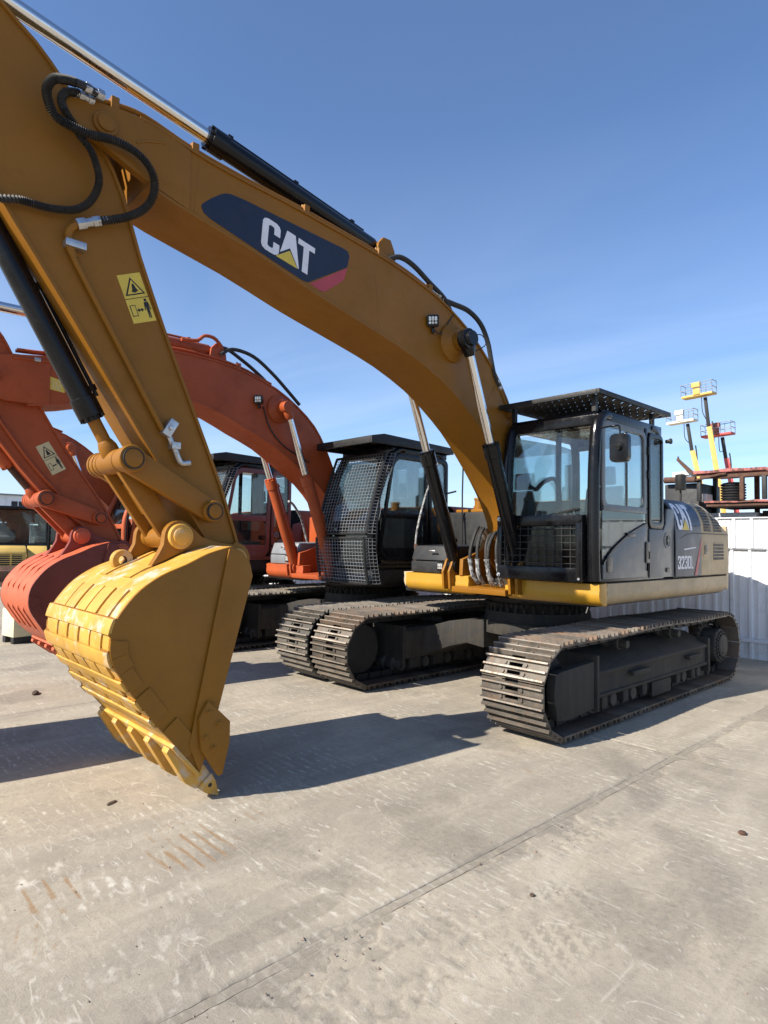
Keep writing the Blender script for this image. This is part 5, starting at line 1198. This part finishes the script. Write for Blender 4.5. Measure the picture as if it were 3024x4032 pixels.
b = MB(); b.tube([(4.95, .265, 3.40), (4.6, .265, 3.42), (4.2, .265, 3.45), (3.6, .265, 3.60)], .012, 8, 3); obj('side_pipe', b, MT['orange'], boom2)
b = MB(); b.box(4.70, 4.76, .25, .29, 3.395, 3.435); obj('pipe_clamp', b, MT['steel'], boom2, bev=.004)
hose('lamp_cable', [(2.05, .262, 3.36), (1.95, .265, 3.1), (1.75, .262, 2.9), (1.5, .262, 2.78), (1.3, .262, 2.7)], .009, boom2)
for y_, k in ((.15, 0.), (-.12, .08)):
    hose('hydraulic_hose', [(2.62, y_, 3.95), (2.45, y_, 4.05+k), (2.15, y_, 4.02), (1.85, y_, 3.85), (1.6, y_, 3.66), (1.4, y_, 3.5)], .024, boom2)
b = MB(); b.tube([(3.15, .16, 4.02), (2.95, .16, 4.05), (2.85, .16, 4.13), (2.72, .16, 4.13), (2.62, .16, 4.05)], .022, 8, 4); obj('hydraulic_pipe', b, MT['orange'], boom2)
hose('hydraulic_hose', [(.55, -.62, 1.30), (.60, -.70, 1.6), (.75, -.66, 1.95), (.95, -.58, 2.15), (1.1, -.5, 2.2)], .018, fr2, MT['wrap'])
# round stickers on the front panel of machine three are on its tank side
o3, fr3, hood3, cab3, _, _ = excavator((.52, -6.22, 0), PAL_O3, 'orange', ARM_2, 'orange excavator whose dusty red cab shows between the yellow stick and the orange boom', 'orange excavators in the row', shoe='b', boom=False, far=True)
for x, z, r_ in ((-.07, 1.71, .05), (-.20, 1.71, .05), (-.15, 1.56, .075)):
    b = MB(); b.turn((x, 1.352, z), (x, 1.4, z), [(0, r_), (.004, r_), (.005, r_*.9)], 22); obj('round_sticker', b, MT['rail'], cab3)
    b = MB(); b.turn((x, 1.356, z), (x, 1.4, z), [(0, r_*.72), (.003, r_*.72)], 18); obj('sticker_print', b, MT['greyd'], cab3)
PAL_O4 = dict(PAL_O); PAL_O4['meshguard'] = False; PAL_O4['cab'] = MT['orange']; PAL_O4['door'] = MT['orange']
o4, fr4, hood4, cab4, _, _ = excavator((.75, -9.35, 0), PAL_O4, 'orange', ARM_2, 'orange excavator furthest down the row, its boom low behind the other sticks', 'orange excavators in the row', shoe='b', far=True, bucket=False)

# ------------------------------------------------------------------ sheet steel fence
XF = -3.46
fence = empty('fence', (XF, 0, 0), 0, 'white ribbed sheet steel fence behind the yellow excavator', 'fence')
def fence_sheet(n, pitch=.235, d=.028):
    pr = []
    for k in range(n):
        y = k*pitch
        pr += [(d*.0, y+.004), (0, y+.016), (d, y+.028), (d, y+.062), (0, y+.074), (.0, y+pitch*.55), (.004, y+pitch*.58), (.004, y+pitch*.62), (0, y+pitch*.65), (0, y+pitch-.004)]
    return pr
def sheet_mesh(name, z0, z1):
    pr = fence_sheet(4); b = MB(); b.prism(pr+[(x-.003, y) for x, y in pr[::-1]], z0, z1, 'z'); return mesh(name, b, MT['fence'])
LOWS = sheet_mesh('fence_panel', .05, 1.595); UPS = sheet_mesh('fence_panel', 1.605, 2.03)
for k in range(-14, 5):
    y = .008+k*.94
    link('fence_panel', LOWS, fence, Matrix.Translation((rnd.uniform(-.003, .003), y, 0)))
    link('fence_panel', UPS, fence, Matrix.Translation((-.024+rnd.uniform(-.003, .003), y+.02, 0)))
    obj('fence_post', MB().box(-.12, -.045, y-.03, y+.03, -.02, 2.0), MT['rail'], fence)
for z in (.30, 1.45): obj('fence_rail', MB().box(-.045, -.006, -13.2, 4.7, z-.03, z+.03), MT['rail'], fence)
obj('fence_rail', MB().box(.030, .050, -13.2, 4.7, .285, .335), MT['fence'], fence, bev=.004)
obj('fence_ledge', MB().prism([(-.03, 1.592), (.036, 1.580), (.038, 1.588), (-.03, 1.603)], -13.2, 4.7), MT['rail'], fence)
obj('fence_cap', MB().box(-.05, .012, -13.2, 4.7, 2.031, 2.045), MT['fence'], fence)

# ------------------------------------------------------------------ scrap and container behind the fence
wr = empty('wrecked_canopy', (-6.0, 0, 0), 0, 'rusty wrecked machine frame with faded red roof sheet above the fence', 'wreck')
def wpart(nm, mb, m, bev=.006): return obj(nm, mb, MT[m], wr, bev=bev)
b = MB(); b.loft([[(0, y, z), (-1.5, y, z+.02), (-1.5, y, z+.07), (0, y, z+.055+.01*math.sin(y*9))] for y, z in ((-.52, 2.985), (-.2, 2.99), (.1, 2.995), (.4, 2.99), (.70, 2.985), (.78, 2.95))]); wpart('roof_sheet', b, 'pink', .003)
b = MB(); b.loft([[(.01, y, z), (-1.5, y, z), (-1.5, y, z+.06), (.01, y, z+.07)] for y, z in ((.781, 2.945), (1.1, 2.93), (1.6, 2.94), (2.6, 2.92))]); wpart('roof_sheet', b, 'rust', .003)
b = MB(); b.box(-.06, .0, -.4, 2.5, 2.885, 2.95); wpart('roof_beam', b, 'rust')
b = MB(); b.tube([(.03, -.50, 2.86), (.03, -.05, 2.945), (.03, .08, 2.955)], .022, 6, 1); wpart('brace', b, 'rust', 0)
for y, m in ((.32, 'rust'), (.68, 'blackm'), (1.3, 'rust'), (-.42, 'blackm')):
    b = MB(); b.box(-.08, .0, y-.035, y+.035, 2.47, 2.89); wpart('canopy_post', b, m)
    b = MB(); b.box(-.9, -.8, y-.035, y+.035, -.03, 2.99); wpart('canopy_post', b, m)
b = MB(); b.turn((-.35, .07, 2.44), (-.35, .07, 3), [(0, .17)]+[(.02+.05*k+o_, r_) for k in range(7) for o_, r_ in ((0, .21), (.025, .215), (.03, .185), (.045, .185))]+[(.38, .12)], 24); wpart('ribbed_drum', b, 'blackm', 0)
b = MB(); b.loft([[(.06, y, z), (-1.4, y, z), (-1.4, y, z+.035), (.06, y, z+.03+.012*math.sin(y*14))] for y, z in ((-.30, 2.43), (.0, 2.425), (.3, 2.42), (.55, 2.425), (1.2, 2.40), (2.6, 2.42))]); wpart('deck_sheet', b, 'pink', .003)
b = MB(); b.box(-1.3, .02, -.28, 2.5, 2.36, 2.42); wpart('deck_beam', b, 'rust')
b = MB(); b.cyl((.0, -1.05, 2.90), (.02, -.46, 2.88), .062, n=14); wpart('roller_tube', b, 'rust', 0)
b = MB(); b.prism([(-.83, 3.28), (-.80, 3.36), (-.78, 3.30), (-.50, 3.02), (-.54, 2.99), (-.64, 3.06)], -.04, .0, 'x'); wpart('bent_fin', b, 'rust', .004)
for y0, z0, sz in ((-.95, 2.96, .10), (-.78, 2.99, .08), (-.62, 2.97, .06)): b = MB(); b.box(-.3, -.1, y0, y0+sz*2, z0, z0+sz); wpart('scrap_block', b, 'cream')
b = MB(); b.box(-.5, -.2, -.75, -.35, 2.47, 2.62); wpart('scrap_block', b, 'cream')
b = MB(); b.box(-1.2, -.1, -1.1, -.45, -.03, 2.83); wpart('engine_block', b, 'blackm', .03)
ct = empty('storage_container', (-6.6, .1, 0), 0, 'white storage container behind the fence under the rusty frame', 'container')
obj('container_wall', MB().box(-2.3, .0, -2.5, .26, -.03, 2.20), MT['fence'], ct, bev=.01); obj('container_roof', MB().box(-2.32, .02, -2.52, .28, 2.2, 2.27), MT['fence'], ct, bev=.01)
ct2 = empty('rusty_bin', (-6.7, .45, 0), 0, 'dark rusty steel bin beside the white container behind the fence', 'bin')
obj('bin_wall', MB().box(-2., .0, .0, 2.5, -.03, 2.30), MT['rust'], ct2, bev=.01)
for k in range(6): obj('bin_rib', MB().box(.0, .03, .05+.45*k, .10+.45*k, -.03, 2.28), MT['blackm'], ct2)

# ------------------------------------------------------------------ boom lifts far behind
def boom_lift(px, dist, label, bcol, boomcol, topcol, sway, sc=1.0):
    """px: basket left, right, bottom, top; boom points (pixel-free metres measured right of / above the root)"""
    bl, br, bz, bt, knee, foot = px
    c = (bl+br)/2
    d = Vector((-.936, -.351)); rt = Vector((-.351, .936))
    base_ = Vector((6.5, 4.28))+d*dist+rt*(c+0)
    root = empty('boom_lift', (base_.x, base_.y, 0), R(20.6), label, 'boom lift', 'boom lifts standing behind the fence')
    kx, kz = knee[0]-c, knee[1]; fx, fz = foot[0]-c, foot[1]; hw = (br-bl)/2
    # chassis on wheels, turret, telescopic boom
    ch = MB(); ch.box(-1.0, 1.0, fx-1.9, fx+1.9, .45, 1.0); ch.box(-.7, .7, fx-1.4, fx+1.2, 1.0, 2.0); obj('chassis', ch, boomcol, root, bev=.08)
    for sx in (-1.05, 1.05):
        for sy in (-1.3, 1.3):
            w_ = MB(); w_.turn((sx-.16, fx+sy, .46), (sx+.16, fx+sy, .46), [(0, .30), (.02, .44), (.05, .46), (.27, .46), (.30, .44), (.32, .30)], 20); obj('wheel', w_, MT['rubber'], root)
    def sect(nm, a, b_, wd, m):
        a = Vector((0, a[0], a[1])); b_ = Vector((0, b_[0], b_[1])); q = (b_-a).to_track_quat('X', 'Y').to_matrix().to_4x4(); L = (b_-a).length
        mb = MB(); mb.box(0, L, -wd/2, wd/2, -wd/2, wd/2, Matrix.Translation(a) @ q); obj(nm, mb, m, root, bev=.02)
    dxz = Vector((fx-kx, fz-kz)).normalized(); low = Vector((fx, fz))+dxz*((fz-1.7)/max(.05, -dxz.y))
    sect('lower_boom', (low.x, low.y), (kx, kz), .36, boomcol)
    top = Vector((c-c+sway, bz-.1))
    sect('upper_boom', (kx, kz-.3), (top.x, top.y), .26, MT['blackm'])
    hs = MB(); hs.tube([(.1, kx+.28, kz-2.2), (.1, kx+.32, kz-.6), (.1, kx+.22, kz+.4)], .05, 6, 3); hs.tube([(.15, top.x-.25, bz-.1), (.15, top.x-.2, bz-1.2), (.1, kx-.2, kz+.6)], .03, 6, 3); obj('cable_track', hs, MT['blackm'], root)
    # basket turned a little
    M = Matrix.Translation((0, 0, bz)) @ Matrix.Rotation(R(-24), 4, 'Z') @ Matrix.Rotation(R(2), 4, 'X')
    hb = hw*.93; H = bt-bz
    fl = MB(); fl.box(-.42, .42, -hb, hb, 0, .16, M); bk = obj('basket_floor', fl, bcol, root, bev=.01)
    for z in (.55*H, H):
        for (p, q) in (((.4, -hb), (.4, hb)), ((-.4, -hb), (-.4, hb)), ((.4, -hb), (-.4, -hb)), ((.4, hb), (-.4, hb))):
            mb = MB(); mb.cyl(M @ Vector((p[0], p[1], z)), M @ Vector((q[0], q[1], z)), .028, n=6); obj('guard_rail', mb, MT['rail'], root)
    for x in (-.4, .4):
        for y in (-hb, -hb*.33, hb*.33, hb):
            mb = MB(); mb.cyl(M @ Vector((x, y, .1)), M @ Vector((x, y, H)), .024, n=6); obj('rail_post', mb, MT['rail'], root)
    cp = MB(); cp.box(.42, .62, -.28, .36, H*.62, H*.98, M); cp.box(.42, .50, -.22, .30, .1, H*.6, M); obj('control_panel', cp, topcol, root, bev=.02)
    return root
K = 1/151.0
def LP(x, y): return ((x-762)*K, 13.3-(y-365)*K)
def lift(bx0, bx1, by, bt, knee, foot, top, *a):
    l, z = LP(bx0, by); r_, _ = LP(bx1, by); _, t = LP(0, bt)
    rt = Vector((-.351, .936))
    return boom_lift((l, r_, z, t, LP(*knee), LP(*foot)), a[0], a[1], a[2], a[3], a[4], (top-(bx0+bx1)/2)*K)
OFF = 0
lift(570, 955, 365, 205, (868, 730), (950, 1310), 830, 55, 'tallest boom lift with a yellow basket and yellow boom', MT['lift'], MT['lift'], MT['lift'])
lift(405, 755, 650, 505, (690, 990), (760, 1330), 640, 55.6, 'boom lift with a white basket on a yellow boom, left of the tallest', MT['cream'], MT['lift'], MT['cream'])
lift(780, 1150, 812, 660, (1050, 1080), (1085, 1300), 1010, 56.5, 'red boom lift with a red basket, lowest of the group', MT['liftr'], MT['liftr'], MT['pink'])
lift(1530, 1915, 480, 335, (1790, 850), (1860, 1330), 1750, 55, 'boom lift whose white basket is cut by the right picture edge', MT['cream'], MT['lift'], MT['cream'])

# ------------------------------------------------------------------ loaders and prefab building far left
def loader(loc, rz, label):
    root = empty('wheel_loader', loc, rz, label, 'loader', 'yellow loaders parked at the far end')
    P_ = lambda nm, mb, m, bev=.02: obj(nm, mb, MT[m], root, bev=bev)
    b = MB(); b.prism([(.2, .55), (1.5, .55), (1.52, 1.10), (1.40, 1.25), (.2, 1.30)], -.75, .62); P_('hood', b, 'lift', .05)
    b = MB(); b.box(1.505, 1.53, -.62, .50, .62, 1.02); P_('grille', b, 'ink', 0)
    for k in range(6): b = MB(); b.box(1.515, 1.55, -.64, .52, .63+.07*k, .655+.07*k); P_('grille_slat', b, 'lift', 0)
    for k in range(2): b = MB(); b.box(1.53, 1.56, -.25+.4*k, -.2+.4*k, .62, 1.03); P_('grille_bar', b, 'lift', 0)
    b = MB(); b.prism(arc(.7, .45, .85, 20, 160, 10)+arc(.7, .45, .74, 160, 20, 10), .66, 1.25); P_('fender', b, 'lift', .01)
    b = MB(); b.prism(arc(.7, .45, .85, 20, 160, 10)+arc(.7, .45, .74, 160, 20, 10), -1.35, -.80); P_('fender', b, 'lift', .01)
    for x in (.7, -1.7):
        for y0 in (.70, -1.30):
            w_ = MB(); w_.turn((x, y0, .62), (x, y0+.5, .62), [(0, .40), (.03, .58), (.10, .64), (.38, .64), (.46, .58), (.48, .40)], 26); o_ = P_('wheel', w_, 'rubber', 0)
            w_ = MB(); w_.turn((x, y0-.012, .62), (x, y0+.5, .62), [(0, .33), (.01, .34), (.5, .34), (.51, .33)], 20); P_('rim', w_, 'lift', 0)
    for y in (-1.15, 1.36):
        b = MB(); b.tube([(.05, y, .95), (.05, y, 2.3), (-.02, y, 2.58), (-.2, y, 2.66)], .055, 8, 4); P_('cab_post', b, 'black', 0)
        b = MB(); b.tube([(-1.4, y, .95), (-1.4, y, 2.4), (-1.3, y, 2.66)], .055, 8, 4); P_('cab_post', b, 'black', 0)
    b = MB(); b.box(-1.5, .1, -1.2, 1.40, 2.60, 2.70); P_('cab_roof', b, 'black', .03)
    b = MB(); b.box(-1.4, .02, -1.1, 1.3, .95, 1.35); P_('cab_base', b, 'blackm', .03)
    b = MB(); b.box(-.9, -.8, -.0, .75, 1.3, 2.6); b.box(-.92, -.78, -1.0, .9, 2.15, 2.6); P_('inner_panel', b, 'rust', .02)
    b = MB(); b.prism([(-.9, 1.35), (-.35, 1.35), (-.35, 1.6), (-.75, 1.65), (-.85, 2.1), (-.98, 2.1)], -.3, .3); P_('seat', b, 'seat', .03)
    b = MB(); b.box(-.0, .01, -1.08, 1.28, 1.40, 2.56); P_('windshield', b, 'glassc', 0)
    b = MB(); b.box(1.6, 2.2, -1.3, 1.3, .05, .5); b.prism([(1.5, .5), (2.2, .02), (2.3, .02), (1.75, .65)], -1.3, 1.3); P_('bucket', b, 'rust', .02)
    b = MB(); b.box(.6, 1.9, -.7, -.6, .35, .55); b.box(.6, 1.9, .5, .6, .35, .55); P_('lift_arm', b, 'blackm', .02)
    return root
loader((.9, -21.3, 0), R(77.6), 'yellow wheel loader with black roll cage and grille at the left picture edge')
loader((-3.0, -27.5, 0), R(60), 'yellow wheel loader standing further back behind the orange bucket linkage')
loader((-1.2, -24.3, 0), R(95), 'yellow wheel loader half hidden between the other two loaders')
bd = empty('prefab_building', (-2.0, -55.5, 0), R(-4), 'two-storey white prefab building far behind on the left', 'building')
obj('wall', MB().box(-6.5, 16, -4, .0, -.04, 5.0), MT['bldg'], bd); obj('roof', MB().prism([(-6.7, 5.0), (16.2, 5.0), (16.2, 5.12), (-6.7, 5.12)], -4.2, .2), MT['rail'], bd)
for zr in (1.0, 3.55):
    for k in range(11):
        x = -5.9+2.05*k
        obj('window', MB().box(x, x+1.15, .0, .03, zr, zr+1.05), MT['bldg'], bd)
        obj('window_pane', MB().box(x+.07, x+.55, .031, .04, zr+.07, zr+.98), MT['ink'], bd); obj('window_pane', MB().box(x+.62, x+1.08, .031, .04, zr+.07, zr+.98), MT['ink'], bd)
for k in range(12): obj('wall_batten', MB().box(-6.45+1.95*k, -6.36+1.95*k, .0, .05, 0, 5.0), MT['fence'], bd)
bb2 = empty('grey_shed', (-24.5, -21.5, 0), R(20), 'dark low shed on the skyline between the two cabs', 'shed')
obj('wall', MB().box(-3, 3, -9, 8, -.04, 2.6), MT['blackm'], bb2); obj('roof', MB().prism([(-3.2, 2.6), (3.2, 2.6), (0, 3.2)], -9.2, 8.2), MT['rail'], bb2)

# ------------------------------------------------------------------ small things on the ground
bl = empty('ballast_block', (3.8, -6.75, 0), R(10), 'pale yellow block on dark feet beside the orange bucket', 'block')
obj('block', MB().box(-.22, .22, -.20, .20, .10, .52), MT['amber'], bl, bev=.015)
for y in (-.14, .14): obj('foot', MB().box(-.21, .21, y-.05, y+.05, 0, .10), MT['blackm'], bl, bev=.01)
def pebble(name, x, y, s, mat, label, sq=(1, 1, .6), rz=0):
    bm_ = bmesh.new(); bmesh.ops.create_icosphere(bm_, subdivisions=2, radius=s)
    r2 = random.Random(int(x*1000+y*77))
    for v in bm_.verts:
        v.co = Vector((v.co.x*sq[0], v.co.y*sq[1], v.co.z*sq[2]))*(1+r2.uniform(-.16, .16)); v.co.z += s*sq[2]*.75
    me = bpy.data.meshes.new(name); bm_.to_mesh(me); bm_.free(); me.materials.append(MT[mat]); o = link(name, me); o.location = (x, y, 0); o.rotation_euler = (0, 0, rz)
    return tag(o, label, 'debris')
pebble('stone', 2.50, 3.0, .022, 'rust', 'small reddish brown stone alone on the concrete at right')
pebble('scrap_chip', 4.99, .27, .030, 'chip', 'flat dark brown scrap chip left below the yellow bucket', (1.4, .55, .18), .5)
pebble('scrap_piece', 4.58, -2.99, .055, 'chip', 'dark scrap piece on the concrete between the two buckets', (1.5, .6, .35), 1.2)
pebble('stone', 3.93, 2.57, .012, 'chip', 'small dark pebble beside the long joint, nearest the middle')
gv = MB(); r3 = random.Random(5)
for k in range(260):
    x = r3.uniform(1.6, 5.9); y = r3.uniform(-1.2, 3.6)
    if r3.random() < .45: y = 2.22+abs(r3.gauss(0, .12))
    s = abs(r3.gauss(0, .0035))+.0025
    gv.add([(x+s*math.cos(a)*r3.uniform(.7, 1.2), y+s*math.sin(a)*r3.uniform(.7, 1.2), .0) for a in (0, 1.57, 3.14, 4.71)]+[(x+s*.1, y, s*.9)], [(0, 1, 4), (1, 2, 4), (2, 3, 4), (3, 0, 4), (3, 2, 1, 0)])
go = obj('loose_grit', gv, MT['stone'], None, kind='stuff'); tag(go, 'loose grit and crumbs scattered on the concrete', 'grit')
# unseen bucket added outside the left picture edge to cast shadow into view
sp_ = empty('shadow_bucket', (0, -1.45, 0), 0, 'unseen yellow bucket added out of view on the left to cast a shadow', 'bucket')
build_bucket(sp_, (1.72, .02), MT['yellow_lit'], hw=.62, ears=True, wearplates=False, name='bucket_shell')
